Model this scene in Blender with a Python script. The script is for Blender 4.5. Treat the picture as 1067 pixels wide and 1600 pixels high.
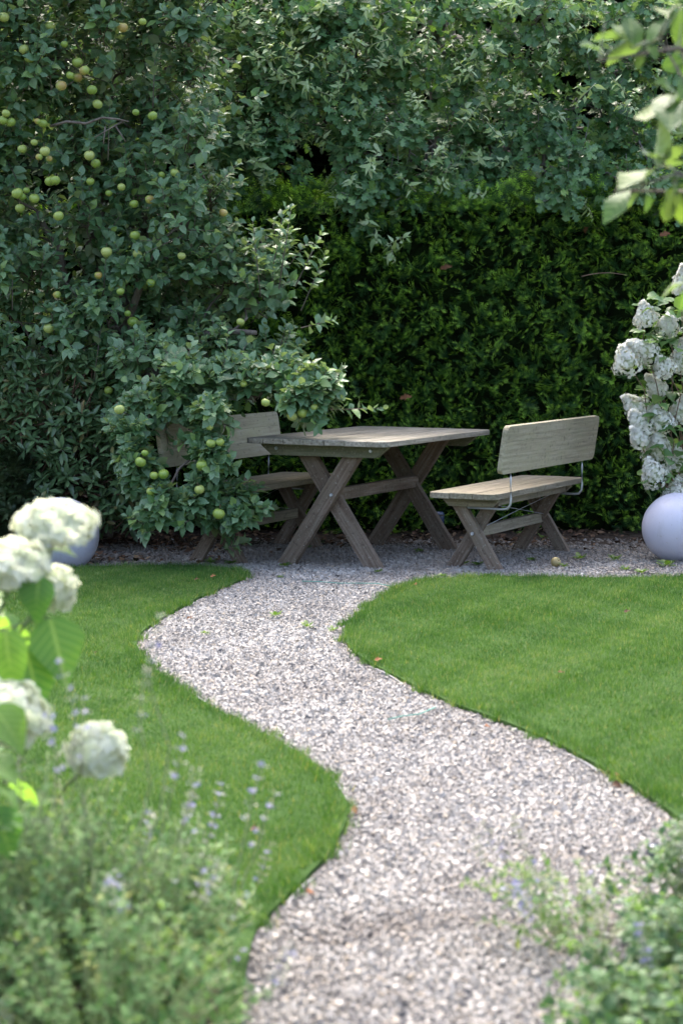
import bpy, bmesh, math, random
import numpy as np
from mathutils import Matrix, Vector

for o in list(bpy.data.objects): bpy.data.objects.remove(o)
SC = bpy.context.scene
COL = SC.collection
random.seed(11); RNG = np.random.default_rng(11)

# ------------------------------------------------------------------ camera
CAM_H, PITCH, FPX = 1.388, math.radians(5.406), 3111.0
cd = bpy.data.cameras.new('camera'); cam = bpy.data.objects.new('camera', cd); COL.objects.link(cam)
cam.location = (0, 0, CAM_H); cam.rotation_euler = (math.pi/2 - PITCH, 0, 0)
cd.sensor_fit = 'VERTICAL'; cd.sensor_height = 36; cd.sensor_width = 24; cd.lens = FPX/1600*36
cd.clip_start = .1; cd.clip_end = 3000
cd.dof.use_dof = True; cd.dof.focus_distance = 11.7; cd.dof.aperture_fstop = 4.0
SC.camera = cam

# ------------------------------------------------------------------ world, sun, exposure
SUN_AZ, SUN_EL = math.radians(-14), math.radians(60)      # azimuth from +Y towards +X
w = bpy.data.worlds.new('World'); SC.world = w; w.use_nodes = True
nt = w.node_tree; bg = nt.nodes['Background']
sky = nt.nodes.new('ShaderNodeTexSky'); sky.sky_type = 'NISHITA'; sky.sun_disc = False
sky.sun_elevation = SUN_EL; sky.sun_rotation = SUN_AZ; sky.air_density = 1.0; sky.dust_density = 6.0; sky.ozone_density = 1.0
nt.links.new(sky.outputs[0], bg.inputs[0]); bg.inputs[1].default_value = .15
sd = bpy.data.lights.new('sun', 'SUN'); sd.energy = 1.25; sd.angle = math.radians(10); sd.color = (1, .95, .87)
sun = bpy.data.objects.new('sun', sd); COL.objects.link(sun)
S = Vector((math.sin(SUN_AZ)*math.cos(SUN_EL), math.cos(SUN_AZ)*math.cos(SUN_EL), math.sin(SUN_EL)))
sun.rotation_euler = S.to_track_quat('Z', 'Y').to_euler(); sun.location = S*40
vs = SC.view_settings; vs.view_transform = 'Standard'; vs.look = 'None'; vs.gamma = 1; vs.use_curve_mapping = False
vs.exposure = 2.2
SC.cycles.max_bounces = 8; SC.cycles.diffuse_bounces = 4; SC.cycles.transmission_bounces = 4; SC.cycles.transparent_max_bounces = 4

# ------------------------------------------------------------------ photograph measurements -> places
_c, _s = math.cos(PITCH), math.sin(PITCH)
def at(px, py, Y):                       # the point at depth Y that was measured at (px, py)
    dx, dy = (px-533.5)/FPX, -(py-800)/FPX
    r = np.array([dx, _c+dy*_s, -_s+dy*_c]); t = Y/r[1]
    return np.array([0, 0, CAM_H]) + r*t
def grd(px, py, z=0.):
    dx, dy = (px-533.5)/FPX, -(py-800)/FPX
    r = np.array([dx, _c+dy*_s, -_s+dy*_c]); t = (z-CAM_H)/r[2]
    return np.array([r[0]*t, r[1]*t, z])
def proj(P):
    q = P - np.array([0, 0, CAM_H]); d = q[:, 1]*_c - q[:, 2]*_s; u = q[:, 1]*_s + q[:, 2]*_c
    d = np.maximum(d, .05)
    return 533.5 + FPX*q[:, 0]/d, 800 - FPX*u/d, d

# ------------------------------------------------------------------ object helpers
def tag(o, label=None, cat=None, group=None, kind=None):
    if label: o['label'] = label
    if cat: o['category'] = cat
    if group: o['group'] = group
    if kind: o['kind'] = kind
    return o
def link(name, me, parent=None, mat=None):
    o = bpy.data.objects.new(name, me); COL.objects.link(o)
    if parent is not None: o.parent = parent
    if mat is not None and me is not None and not me.materials: me.materials.append(mat)
    return o
def thing(name, label, cat, loc=(0, 0, 0), rz=0, group=None):
    o = bpy.data.objects.new(name, None); COL.objects.link(o); o.location = loc; o.rotation_euler = (0, 0, rz)
    o.empty_display_size = .1
    return tag(o, label, cat, group)
def mesh_np(name, V, F, mat=None, smooth=True, **attrs):
    V = np.asarray(V, np.float32); F = np.asarray(F, np.int32); k = F.shape[1]
    me = bpy.data.meshes.new(name)
    me.vertices.add(len(V)); me.vertices.foreach_set('co', V.ravel())
    me.loops.add(F.size); me.loops.foreach_set('vertex_index', F.ravel())
    me.polygons.add(len(F)); me.polygons.foreach_set('loop_start', np.arange(0, F.size, k, dtype=np.int32))
    me.polygons.foreach_set('use_smooth', np.full(len(F), smooth))
    me.update(calc_edges=True)
    for n, a in attrs.items():
        t = me.attributes.new(n, 'FLOAT', 'POINT'); t.data.foreach_set('value', np.asarray(a, np.float32))
    if mat: me.materials.append(mat)
    return me
def bm_obj(name, bm, mat, parent=None, smooth=False):
    bmesh.ops.recalc_face_normals(bm, faces=bm.faces)
    me = bpy.data.meshes.new(name); bm.to_mesh(me); bm.free()
    if smooth: me.polygons.foreach_set('use_smooth', [True]*len(me.polygons))
    return link(name, me, parent, mat)
def prism(pts, t0, t1, axis='z', bevel=.003):
    """polygon pts extruded from t0 to t1 along axis ('z': pts are x,y; 'x': pts are y,z)"""
    bm = bmesh.new()
    mk = (lambda p, t: (p[0], p[1], t)) if axis == 'z' else (lambda p, t: (t, p[0], p[1]))
    a = [bm.verts.new(mk(p, t0)) for p in pts]; b = [bm.verts.new(mk(p, t1)) for p in pts]
    n = len(pts)
    bm.faces.new(a[::-1]); bm.faces.new(b)
    for i in range(n): bm.faces.new((a[i], a[(i+1) % n], b[(i+1) % n], b[i]))
    bmesh.ops.recalc_face_normals(bm, faces=bm.faces)
    if bevel: bmesh.ops.bevel(bm, geom=list(bm.edges), offset=bevel, segments=2, affect='EDGES', profile=.6)
    return bm
def tube(pts, rad, sides=6):
    P = np.asarray(pts, float); n = len(P); rad = np.broadcast_to(np.asarray(rad, float), (n,))
    T = np.gradient(P, axis=0); T /= np.linalg.norm(T, axis=1)[:, None]+1e-9
    ref = np.array([0, 0, 1.]) if abs(T[:, 2]).mean() < .8 else np.array([1., 0, 0])
    A = np.cross(T, ref); A /= np.linalg.norm(A, axis=1)[:, None]+1e-9; B = np.cross(T, A)
    th = np.arange(sides)*2*np.pi/sides
    V = P[:, None] + rad[:, None, None]*(A[:, None]*np.cos(th)[None, :, None] + B[:, None]*np.sin(th)[None, :, None])
    V = V.reshape(-1, 3); F = []
    for i in range(n-1):
        for j in range(sides):
            a, b = i*sides+j, i*sides+(j+1) % sides
            F += [(a, b, b+sides), (a, b+sides, a+sides)]
    for j in range(1, sides-1):
        F += [(0, j+1, j), ((n-1)*sides, (n-1)*sides+j, (n-1)*sides+j+1)]
    return V, np.array(F)
def tubes_mesh(name, lst, mat):
    Vs, Fs, o = [], [], 0
    for V, F in lst: Vs.append(V); Fs.append(F+o); o += len(V)
    return mesh_np(name, np.concatenate(Vs), np.concatenate(Fs), mat)
def curve_pts(a, b, sag=0., wob=.03, n=6, rise=0.):
    a, b = np.asarray(a, float), np.asarray(b, float); t = np.linspace(0, 1, n)[:, None]
    P = a*(1-t)+b*t; L = np.linalg.norm(b-a)
    P[:, 2] += (rise-sag)*L*(t*(1-t)*4)[:, 0]
    P[1:-1] += RNG.normal(0, wob*L, (n-2, 3)); return P

# ------------------------------------------------------------------ materials
def nodes(name):
    m = bpy.data.materials.new(name); m.use_nodes = True; n = m.node_tree
    return m, n, n.nodes['Principled BSDF'], n.nodes['Material Output']
def N(n, t, **k):
    x = n.nodes.new(t)
    for a, b in k.items(): setattr(x, a, b)
    return x
def ramp(n, cols, interp='LINEAR'):
    r = N(n, 'ShaderNodeValToRGB'); e = r.color_ramp.elements; r.color_ramp.interpolation = interp
    pos = [c[0] for c in cols]
    while len(e) < len(cols): e.new(.5)
    for i, (p, c) in enumerate(cols): e[i].position = p; e[i].color = (*c, 1)
    return r
def noise(n, scale, detail=4, rough=.55, vec=None, dist=0.):
    x = N(n, 'ShaderNodeTexNoise'); x.inputs['Scale'].default_value = scale; x.inputs['Detail'].default_value = detail
    x.inputs['Roughness'].default_value = rough; x.inputs['Distortion'].default_value = dist
    if vec is not None: n.links.new(vec, x.inputs['Vector'])
    return x
def mth(n, op, a, b=None, clamp=False):
    x = N(n, 'ShaderNodeMath', operation=op); x.use_clamp = clamp
    for i, v in enumerate((a, b)):
        if v is None: continue
        if isinstance(v, (int, float)): x.inputs[i].default_value = v
        else: n.links.new(v, x.inputs[i])
    return x.outputs[0]
def mixc(n, f, a, b, mode='MIX'):
    x = N(n, 'ShaderNodeMix', data_type='RGBA', blend_type=mode)
    for s, v in ((x.inputs[0], f), (x.inputs[6], a), (x.inputs[7], b)):
        if isinstance(v, (int, float)): s.default_value = v
        elif isinstance(v, tuple): s.default_value = (*v, 1)
        else: n.links.new(v, s)
    return x.outputs[2]
def bump(n, p, h, st=.3, dist=.01):
    b = N(n, 'ShaderNodeBump'); b.inputs['Strength'].default_value = st; b.inputs['Distance'].default_value = dist
    n.links.new(h, b.inputs['Height']); n.links.new(b.outputs[0], p.inputs['Normal'])

def leaf_mat(name, cols, rough=.42, transl=.28, under=None, tip=None, spec=.5, tcol=None, vein=0., per_object=1.):
    """cols: ramp over the leaf's own random value; under: colour of the underside; tip: (colour, from, amount) young growth by 'tone'"""
    m, n, p, out = nodes(name)
    at_ = N(n, 'ShaderNodeAttribute', attribute_name='rnd'); oi = N(n, 'ShaderNodeObjectInfo')
    v = mth(n, 'FRACT', mth(n, 'ADD', at_.outputs['Fac'], mth(n, 'MULTIPLY', oi.outputs['Random'], per_object)))
    c = ramp(n, cols); n.links.new(v, c.inputs[0]); col = c.outputs[0]
    if tip:
        tn = N(n, 'ShaderNodeAttribute', attribute_name='tone')
        young = mth(n, 'MULTIPLY', mth(n, 'SUBTRACT', tn.outputs['Fac'], tip[1]), tip[2], True)
        v2 = mth(n, 'FRACT', mth(n, 'MULTIPLY', v, 7.31))
        young = mth(n, 'MULTIPLY', young, mth(n, 'MULTIPLY', mth(n, 'SUBTRACT', v2, .12), 1.7, True), True)
        col = mixc(n, young, col, tip[0])
    if vein:
        la = N(n, 'ShaderNodeAttribute', attribute_name='lat'); tn2 = N(n, 'ShaderNodeAttribute', attribute_name='tone')
        mid = mth(n, 'SUBTRACT', 1., mth(n, 'MULTIPLY', la.outputs['Fac'], 22), True)
        wv = mth(n, 'SINE', mth(n, 'MULTIPLY', mth(n, 'SUBTRACT', tn2.outputs['Fac'], mth(n, 'MULTIPLY', la.outputs['Fac'], .75)), 48.))
        side = mth(n, 'MULTIPLY', mth(n, 'SUBTRACT', wv, .72), 3., True)
        col = mixc(n, mth(n, 'MULTIPLY', mth(n, 'MAXIMUM', mid, mth(n, 'MULTIPLY', side, .6)), vein), col, (.3, .4, .17))
        bump(n, p, wv, .25, .002)
    nz = noise(n, 60, 2); col = mixc(n, .35, col, mixc(n, nz.outputs[0], (.55, .6, .5), (1.25, 1.25, 1.2)), 'MULTIPLY')
    if under is not None:
        g = N(n, 'ShaderNodeNewGeometry'); col = mixc(n, mth(n, 'MULTIPLY', g.outputs['Backfacing'], .8), col, under)
    n.links.new(col, p.inputs['Base Color']); p.inputs['Roughness'].default_value = rough
    p.inputs['Specular IOR Level'].default_value = spec
    if transl:
        t = N(n, 'ShaderNodeBsdfTranslucent'); n.links.new(mixc(n, 1., col, tcol or (1.9, 2.1, .75), 'MULTIPLY'), t.inputs[0])
        mx = N(n, 'ShaderNodeMixShader'); mx.inputs[0].default_value = transl
        n.links.new(p.outputs[0], mx.inputs[1]); n.links.new(t.outputs[0], mx.inputs[2]); n.links.new(mx.outputs[0], out.inputs[0])
    return m
def bark_mat(name, a, b, scale=18):
    m, n, p, out = nodes(name); tc = N(n, 'ShaderNodeTexCoord'); mp = N(n, 'ShaderNodeMapping'); mp.inputs['Scale'].default_value = (1, 1, .25)
    n.links.new(tc.outputs['Object'], mp.inputs[0])
    z = noise(n, scale, 6, .65, mp.outputs[0], .6); r = ramp(n, [(.3, a), (.7, b)]); n.links.new(z.outputs[0], r.inputs[0])
    n.links.new(r.outputs[0], p.inputs['Base Color']); p.inputs['Roughness'].default_value = .9; bump(n, p, z.outputs[0], .8, .02)
    return m
def flat_mat(name, col, rough=.5, metal=0., spec=.5, var=.15):
    m, n, p, out = nodes(name); z = noise(n, 40, 4)
    c = mixc(n, z.outputs[0], tuple(x*(1-var) for x in col), tuple(min(1, x*(1+var)) for x in col))
    n.links.new(c, p.inputs['Base Color']); p.inputs['Roughness'].default_value = rough; p.inputs['Metallic'].default_value = metal
    p.inputs['Specular IOR Level'].default_value = spec
    return m
def wood_mat(name, dark, mid, light, moss=(.14, .15, .07), moss_amt=.5, grey=0.):
    """weathered board, grain along the board's own y axis, with lichen spots"""
    m, n, p, out = nodes(name); tc = N(n, 'ShaderNodeTexCoord'); oi = N(n, 'ShaderNodeObjectInfo')
    ad = N(n, 'ShaderNodeVectorMath', operation='ADD'); n.links.new(tc.outputs['Object'], ad.inputs[0])
    cb = N(n, 'ShaderNodeCombineXYZ')
    for i in range(3): n.links.new(mth(n, 'MULTIPLY', oi.outputs['Random'], 7.+i*3), cb.inputs[i])
    n.links.new(cb.outputs[0], ad.inputs[1])
    mp = N(n, 'ShaderNodeMapping'); mp.inputs['Scale'].default_value = (26, 1.3, 26); n.links.new(ad.outputs[0], mp.inputs[0])
    g = noise(n, 2.2, 7, .68, mp.outputs[0], .35)
    r = ramp(n, [(.28, dark), (.5, mid), (.72, light)]); n.links.new(g.outputs[0], r.inputs[0])
    bl = noise(n, 5.5, 5, .6, ad.outputs[0], .5)
    c = mixc(n, mth(n, 'MULTIPLY', mth(n, 'SUBTRACT', bl.outputs[0], .42), 3.2*moss_amt, True), r.outputs[0], moss)
    sp = noise(n, 75, 3, .7, ad.outputs[0]); spots = mth(n, 'MULTIPLY', mth(n, 'SUBTRACT', sp.outputs[0], .6), 9, True)
    c = mixc(n, mth(n, 'MULTIPLY', spots, .55), c, (.42, .41, .36))
    dk = noise(n, 33, 4, .7, ad.outputs[0]); c = mixc(n, mth(n, 'MULTIPLY', mth(n, 'SUBTRACT', dk.outputs[0], .57), 5, True), c, tuple(x*.45 for x in dark))
    rv = mth(n, 'ADD', mth(n, 'MULTIPLY', oi.outputs['Random'], .3), .85)
    c = mixc(n, 1., c, N_rgb(n, rv), 'MULTIPLY')
    n.links.new(c, p.inputs['Base Color']); p.inputs['Roughness'].default_value = .82; p.inputs['Specular IOR Level'].default_value = .3
    bump(n, p, g.outputs[0], .55, .006)
    return m
def N_rgb(n, v):
    x = N(n, 'ShaderNodeCombineColor')
    for i in range(3): n.links.new(v, x.inputs[i])
    return x.outputs[0]

M = {}
M['apple_leaf'] = leaf_mat('apple_leaf', [(0, (.042, .105, .042)), (.45, (.088, .182, .085)), (.85, (.15, .25, .145)), (1, (.2, .31, .085))],   .38, .24, (.21, .26, .17), spec=.55, vein=.35)
M['oak_leaf'] = leaf_mat('oak_leaf', [(0, (.036, .1, .038)), (.5, (.075, .175, .07)), (.9, (.125, .245, .1)), (1, (.18, .29, .075))], .4, .22, (.15, .22, .12), spec=.5, vein=.3)
M['oak_young'] = leaf_mat('oak_young', [(0, (.24, .34, .15)), (.5, (.34, .44, .24)), (1, (.44, .52, .35))], .6, .25, (.26, .33, .2), spec=.3)
M['yew'] = leaf_mat('yew', [(0, (.011, .042, .013)), (.6, (.025, .08, .022)), (1, (.055, .135, .03))], .45, .28, None, ((.38, .64, .08), .4, 2.3), spec=.35)
M['spruce'] = leaf_mat('spruce', [(0, (.012, .028, .012)), (.6, (.022, .04, .018)), (1, (.045, .06, .025))], .6, .1, None, spec=.25)
M['rhodo_leaf'] = leaf_mat('rhodo_leaf', [(0, (.055, .11, .045)), (.6, (.1, .175, .075)), (.93, (.14, .225, .1)), (1, (.22, .17, .07))], .35, .12, (.09, .12, .06), spec=.6)
M['hyd_leaf'] = leaf_mat('hyd_leaf', [(0, (.05, .13, .045)), (.5, (.07, .165, .05)), (1, (.13, .23, .06))], .45, .5, (.13, .23, .09), spec=.4, tcol=(2.2, 2.3, .6), vein=.55)
M['pan_leaf'] = leaf_mat('pan_leaf', [(0, (.06, .13, .04)), (.6, (.1, .19, .06)), (1, (.16, .26, .07))], .4, .25, (.12, .18, .08))
M['branch_leaf'] = leaf_mat('branch_leaf', [(0, (.05, .1, .04)), (.6, (.075, .14, .05)), (1, (.13, .18, .035))], .5, .3, (.13, .19, .09), spec=.28, vein=.5)
M['catmint'] = leaf_mat('catmint', [(0, (.045, .1, .035)), (.5, (.08, .16, .055)), (.9, (.13, .215, .08)), (.97, (.19, .26, .11)), (1, (.28, .27, .09))], .7, .25, (.17, .24, .13), spec=.2)
M['lush'] = leaf_mat('lush', [(0, (.045, .095, .045)), (.5, (.075, .145, .065)), (1, (.12, .2, .09))], .55, .28, (.14, .22, .11), spec=.3)
M['grass'] = leaf_mat('grass', [(0, (.026, .08, .012)), (.35, (.052, .128, .021)), (.7, (.088, .175, .035)), (.95, (.15, .235, .08)), (1, (.3, .28, .13))], .55, .3, None, spec=.22, tcol=(1.5, 1.5, .6), per_object=0.)
M['weed'] = leaf_mat('weed', [(0, (.05, .1, .025)), (.5, (.08, .14, .03)), (1, (.12, .18, .04))], .5, .3, None)
M['petal'] = leaf_mat('petal', [(0, (.68, .73, .5)), (.35, (.78, .8, .66)), (1, (.84, .85, .76))], .6, .42, None, spec=.2, tcol=(1, 1, .92))
M['petal_cool'] = leaf_mat('petal_cool', [(0, (.68, .7, .55)), (.25, (.79, .78, .72)), (.8, (.84, .825, .79)), (1, (.8, .75, .7))], .6, .25, None, spec=.2, tcol=(1, 1, 1))
M['lavender'] = leaf_mat('lavender', [(0, (.22, .22, .42)), (.5, (.31, .3, .5)), (1, (.42, .4, .56))], .6, .3, None, spec=.2, tcol=(1, 1, 1))
M['calyx'] = leaf_mat('calyx', [(0, (.2, .24, .14)), (.5, (.29, .31, .22)), (1, (.38, .37, .33))], .7, .2, None, spec=.2, tcol=(1, 1, 1))
M['dead_leaf'] = leaf_mat('dead_leaf', [(0, (.07, .035, .02)), (.5, (.15, .065, .03)), (1, (.26, .11, .05))], .7, .1, None, spec=.2, tcol=(1, 1, 1))
M['litter'] = leaf_mat('litter', [(0, (.035, .022, .015)), (.5, (.09, .05, .032)), (.9, (.16, .1, .065)), (1, (.28, .2, .13))], .8, .0, None, spec=.2)
M['apple_bark'] = bark_mat('apple_bark', (.07, .055, .045), (.2, .17, .14), 25)
M['oak_bark'] = bark_mat('oak_bark', (.09, .08, .075), (.27, .25, .24), 10)
M['dark_bark'] = bark_mat('dark_bark', (.025, .018, .014), (.07, .05, .04), 14)
M['stem'] = flat_mat('stem', (.12, .17, .06), .7); M['woody_stem'] = flat_mat('woody_stem', (.16, .1, .07), .8)
M['grey_stem'] = flat_mat('grey_stem', (.2, .2, .14), .8); M['mint_stem'] = flat_mat('mint_stem', (.27, .31, .15), .7)
M['pale_stem'] = flat_mat('pale_stem', (.3, .33, .2), .7)
M['table_top'] = wood_mat('table_top', (.1, .088, .068), (.235, .212, .17), (.39, .36, .3), (.15, .145, .1), .5)
M['bench_wood'] = wood_mat('bench_wood', (.1, .085, .06), (.22, .19, .14), (.34, .3, .23), (.16, .15, .085), .5)
M['back_wood'] = wood_mat('back_wood', (.2, .175, .12), (.32, .285, .2), (.43, .395, .3), (.31, .29, .18), .8)
M['leg_wood'] = wood_mat('leg_wood', (.07, .044, .032), (.15, .11, .082), (.245, .205, .17), (.125, .108, .078), .55)
M['batten_wood'] = wood_mat('batten_wood', (.075, .075, .045), (.13, .13, .085), (.2, .19, .13), (.1, .11, .06), .6)
M['galv'] = flat_mat('galv', (.5, .52, .56), .45, .75); M['black_plastic'] = flat_mat('black_plastic', (.02, .022, .028), .4)
M['navy'] = flat_mat('navy', (.03, .045, .09), .25, 0, .6); M['edging'] = flat_mat('edging', (.2, .2, .21), .6, .2)
M['inner_head'] = flat_mat('inner_head', (.45, .5, .33), .8); M['cord'] = flat_mat('cord', (.1, .26, .22), .6)

def globe_mat():
    m, n, p, out = nodes('globe'); tc = N(n, 'ShaderNodeTexCoord')
    z = noise(n, 3.5, 5, .6, tc.outputs['Object']); z2 = noise(n, 90, 2, .5, tc.outputs['Object'])
    c = mixc(n, z.outputs[0], (.46, .46, .55), (.57, .57, .68))
    c = mixc(n, mth(n, 'MULTIPLY', mth(n, 'SUBTRACT', z2.outputs[0], .66), 8, True), c, (.3, .28, .24))
    mp = N(n, 'ShaderNodeMapping'); mp.inputs['Scale'].default_value = (9, 9, 1.5); n.links.new(tc.outputs['Object'], mp.inputs[0]); z3 = noise(n, 2, 6, .65, mp.outputs[0]); c = mixc(n, mth(n, 'MULTIPLY', mth(n, 'SUBTRACT', z3.outputs[0], .52), 1.6, True), c, (.36, .34, .34))
    n.links.new(c, p.inputs['Base Color']); p.inputs['Roughness'].default_value = .42
    p.inputs['Subsurface Weight'].default_value = .25; p.inputs['Subsurface Radius'].default_value = (.03, .03, .03)
    return m
M['globe'] = globe_mat()
def apple_mat():
    m, n, p, out = nodes('apple_skin'); tc = N(n, 'ShaderNodeTexCoord'); oi = N(n, 'ShaderNodeObjectInfo')
    base = ramp(n, [(0, (.17, .27, .04)), (.6, (.28, .37, .075)), (1, (.38, .43, .13))]); n.links.new(oi.outputs['Random'], base.inputs[0])
    z = noise(n, 14, 4, .6, tc.outputs['Object']); sx = N(n, 'ShaderNodeSeparateXYZ'); n.links.new(tc.outputs['Object'], sx.inputs[0])
    r2 = mth(n, 'FRACT', mth(n, 'MULTIPLY', oi.outputs['Random'], 5.7))
    f = mth(n, 'ADD', mth(n, 'MULTIPLY', sx.outputs['X'], 16), mth(n, 'SUBTRACT', z.outputs[0], .75))
    f = mth(n, 'MULTIPLY', mth(n, 'ADD', f, mth(n, 'MULTIPLY', r2, .5)), 1.3, True)
    f = mth(n, 'MULTIPLY', f, mth(n, 'GREATER_THAN', r2, .76))
    c = mixc(n, mth(n, 'MULTIPLY', f, .55), base.outputs[0], (.5, .2, .09))
    sp = noise(n, 240, 2, .5, tc.outputs['Object']); c = mixc(n, mth(n, 'MULTIPLY', mth(n, 'SUBTRACT', sp.outputs[0], .66), 6, True), c, (.5, .5, .25))
    n.links.new(c, p.inputs['Base Color']); p.inputs['Roughness'].default_value = .35
    return m
M['apple'] = apple_mat()
def soil_mat(name, a, b, c3, sc=30):
    m, n, p, out = nodes(name); tc = N(n, 'ShaderNodeTexCoord'); z = noise(n, sc, 8, .7, tc.outputs['Object'])
    r = ramp(n, [(.3, a), (.55, b), (.75, c3)]); n.links.new(z.outputs[0], r.inputs[0]); n.links.new(r.outputs[0], p.inputs['Base Color'])
    p.inputs['Roughness'].default_value = .95; p.inputs['Specular IOR Level'].default_value = .2; bump(n, p, z.outputs[0], .8, .03); return m
M['soil'] = soil_mat('soil', (.02, .014, .01), (.055, .038, .028), (.12, .085, .06))
M['thatch'] = soil_mat('thatch', (.02, .05, .01), (.04, .095, .015), (.08, .13, .03), 60)
def gravel_sheet_mat():
    m, n, p, out = nodes('gravel_sheet'); tc = N(n, 'ShaderNodeTexCoord')
    v = N(n, 'ShaderNodeTexVoronoi'); v.inputs['Scale'].default_value = 95; n.links.new(tc.outputs['Object'], v.inputs['Vector'])
    r = ramp(n, [(0, (.13, .12, .115)), (.4, (.3, .28, .27)), (.75, (.42, .39, .37)), (1, (.55, .52, .5))])
    sp = N(n, 'ShaderNodeSeparateColor'); n.links.new(v.outputs['Color'], sp.inputs[0]); n.links.new(sp.outputs[0], r.inputs[0])
    z = noise(n, 3, 5, .6, tc.outputs['Object']); c = mixc(n, mth(n, 'MULTIPLY', mth(n, 'SUBTRACT', z.outputs[0], .5), 3, True), r.outputs[0], (.16, .13, .11))
    n.links.new(c, p.inputs['Base Color']); p.inputs['Roughness'].default_value = .9
    inv = mth(n, 'SUBTRACT', 1., v.outputs['Distance']); bump(n, p, inv, 1., .01); return m
M['gravel_sheet'] = gravel_sheet_mat()
def stone_mat():
    m, n, p, out = nodes('stone'); a = N(n, 'ShaderNodeAttribute', attribute_name='rnd')
    r = ramp(n, [(0, (.05, .05, .06)), (.06, (.14, .137, .133)), (.14, (.25, .238, .224)), (.4, (.295, .28, .262)), (.6, (.325, .308, .288)), (.68, (.33, .28, .22)), (.76, (.325, .306, .288)), (.92, (.365, .35, .332)), (1, (.45, .438, .42))])
    n.links.new(a.outputs['Fac'], r.inputs[0]); tc = N(n, 'ShaderNodeTexCoord')
    z = noise(n, 220, 3, .6, tc.outputs['Object']); c = mixc(n, .5, r.outputs[0], mixc(n, z.outputs[0], (.75, .74, .72), (1.22, 1.22, 1.22)), 'MULTIPLY')
    d = N(n, 'ShaderNodeAttribute', attribute_name='dirt'); c = mixc(n, mth(n, 'MULTIPLY', d.outputs['Fac'], .8, True), c, (.12, .1, .085))
    n.links.new(c, p.inputs['Base Color']); p.inputs['Roughness'].default_value = .75; p.inputs['Specular IOR Level'].default_value = .35
    return m
M['stone'] = stone_mat()

# ------------------------------------------------------------------ leaf shapes and foliage batches
def leaf_shape(profile, fold=.18, curl=.25, twist=0., wave=0.):
    """profile: (y, half width) pairs from base to tip, unit length. Leaf along +y, face +z."""
    V, F = [], []; n = len(profile)
    def z(x, y): return fold*abs(x) - curl*y*y + wave*math.sin(y*9+x*5)*abs(x)
    y0 = profile[0][0]; V.append((0, y0, z(0, y0)))
    for y, hw in profile[1:-1]:
        for sx in (-1, 0, 1): V.append((sx*hw, y - (.0 if sx == 0 else 0.0), z(sx*hw, y)))
    y1 = profile[-1][0]; V.append((0, y1, z(0, y1)))
    m = n-2
    F += [(0, 2, 1), (0, 3, 2)]
    for i in range(m-1):
        a = 1+i*3; b = a+3
        F += [(a, a+1, b+1), (a, b+1, b), (a+1, a+2, b+2), (a+1, b+2, b+1)]
    a = 1+(m-1)*3; t = len(V)-1
    F += [(a, a+1, t), (a+1, a+2, t)]
    V = np.array(V, float)
    if twist:
        an = V[:, 1]*twist; x, zz = V[:, 0].copy(), V[:, 2].copy(); V[:, 0] = x*np.cos(an)-zz*np.sin(an); V[:, 2] = x*np.sin(an)+zz*np.cos(an)
    return V, np.array(F), V[:, 1].copy()
APPLE_L = [leaf_shape([(0, 0), (.12, .05), (.32, .27), (.6, .3), (.83, .17), (1, 0)], f, c, t, .2) for f, c, t in ((.25, .15, .2), (.35, .35, -.4), (.15, .5, .3), (.45, .1, -.2))]
OAKP = [(0, 0), (.08, .02), (.2, .17), (.26, .07), (.42, .29), (.49, .1), (.66, .37), (.74, .15), (.88, .26), (1, 0)]
OAK_L = [leaf_shape(OAKP, f, c, t, .25) for f, c, t in ((.2, .2, .2), (.3, .45, -.3), (.1, .1, .1))]
YOUNG_L = [leaf_shape([(0, 0), (.2, .09), (.45, .24), (.7, .2), (1, 0)], .5, c, t) for c, t in ((.9, .8), (1.3, -.6), (.6, 1.2))]
RHODO_L = [leaf_shape([(0, 0), (.15, .06), (.5, .17), (.8, .12), (1, 0)], .3, c, 0) for c in (.1, .35)]
HYD_L = [leaf_shape([(0, 0), (.03, .18), (.15, .34), (.35, .4), (.58, .31), (.8, .15), (1, 0)], f, c, t, .15) for f, c, t in ((.2, .25, .2), (.3, .45, -.3), (.12, .1, .1))]
MINT_L = [leaf_shape([(0, 0), (.2, .25), (.5, .33), (.8, .2), (1, 0)], .25, c, .2, .3) for c in (.1, .5)]
CAT_L = [leaf_shape([(0, 0), (.2, .15), (.5, .23), (.8, .13), (1, 0)], .25, c, .2, .3) for c in (.1, .5)]
def sprig_shape(seed, npair=7, twigs=((0, 0, 1.), (.25, 42, .62), (.3, -42, .62)), nl=.25, nw=.028):
    rg = random.Random(seed); V, F, T = [], [], []
    for s, ang, ln in twigs:
        a = math.radians(ang+rg.uniform(-8, 8)); d = np.array([math.sin(a), math.cos(a), rg.uniform(-.1, .15)])
        o = np.array([0, s, 0.]); sd = np.array([d[1], -d[0], 0])
        for i in range(npair):
            t = (i+.6)/npair
            for sg in (-1, 1):
                b = o+d*ln*t; L = nl*(1-.45*t*t)*rg.uniform(.8, 1.15)
                k = b+(sd*sg*.85+d*.55+np.array([0, 0, rg.uniform(-.1, .4)]))*L
                wv = d*nw*.9; i0 = len(V); V += [b-wv, b+wv, k]; F.append((i0, i0+1, i0+2) if sg > 0 else (i0+1, i0, i0+2)); T += [t, t, min(1, t+.15)]
    return np.array(V), np.array(F), np.array(T)
YEW_L = [sprig_shape(i) for i in range(4)]
SPRUCE_L = [sprig_shape(20+i, 4, ((0, 0, 1.), (.2, 38, .6), (.2, -38, .6), (.45, 30, .4), (.45, -30, .4)), .2, .085) for i in range(3)]

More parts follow.
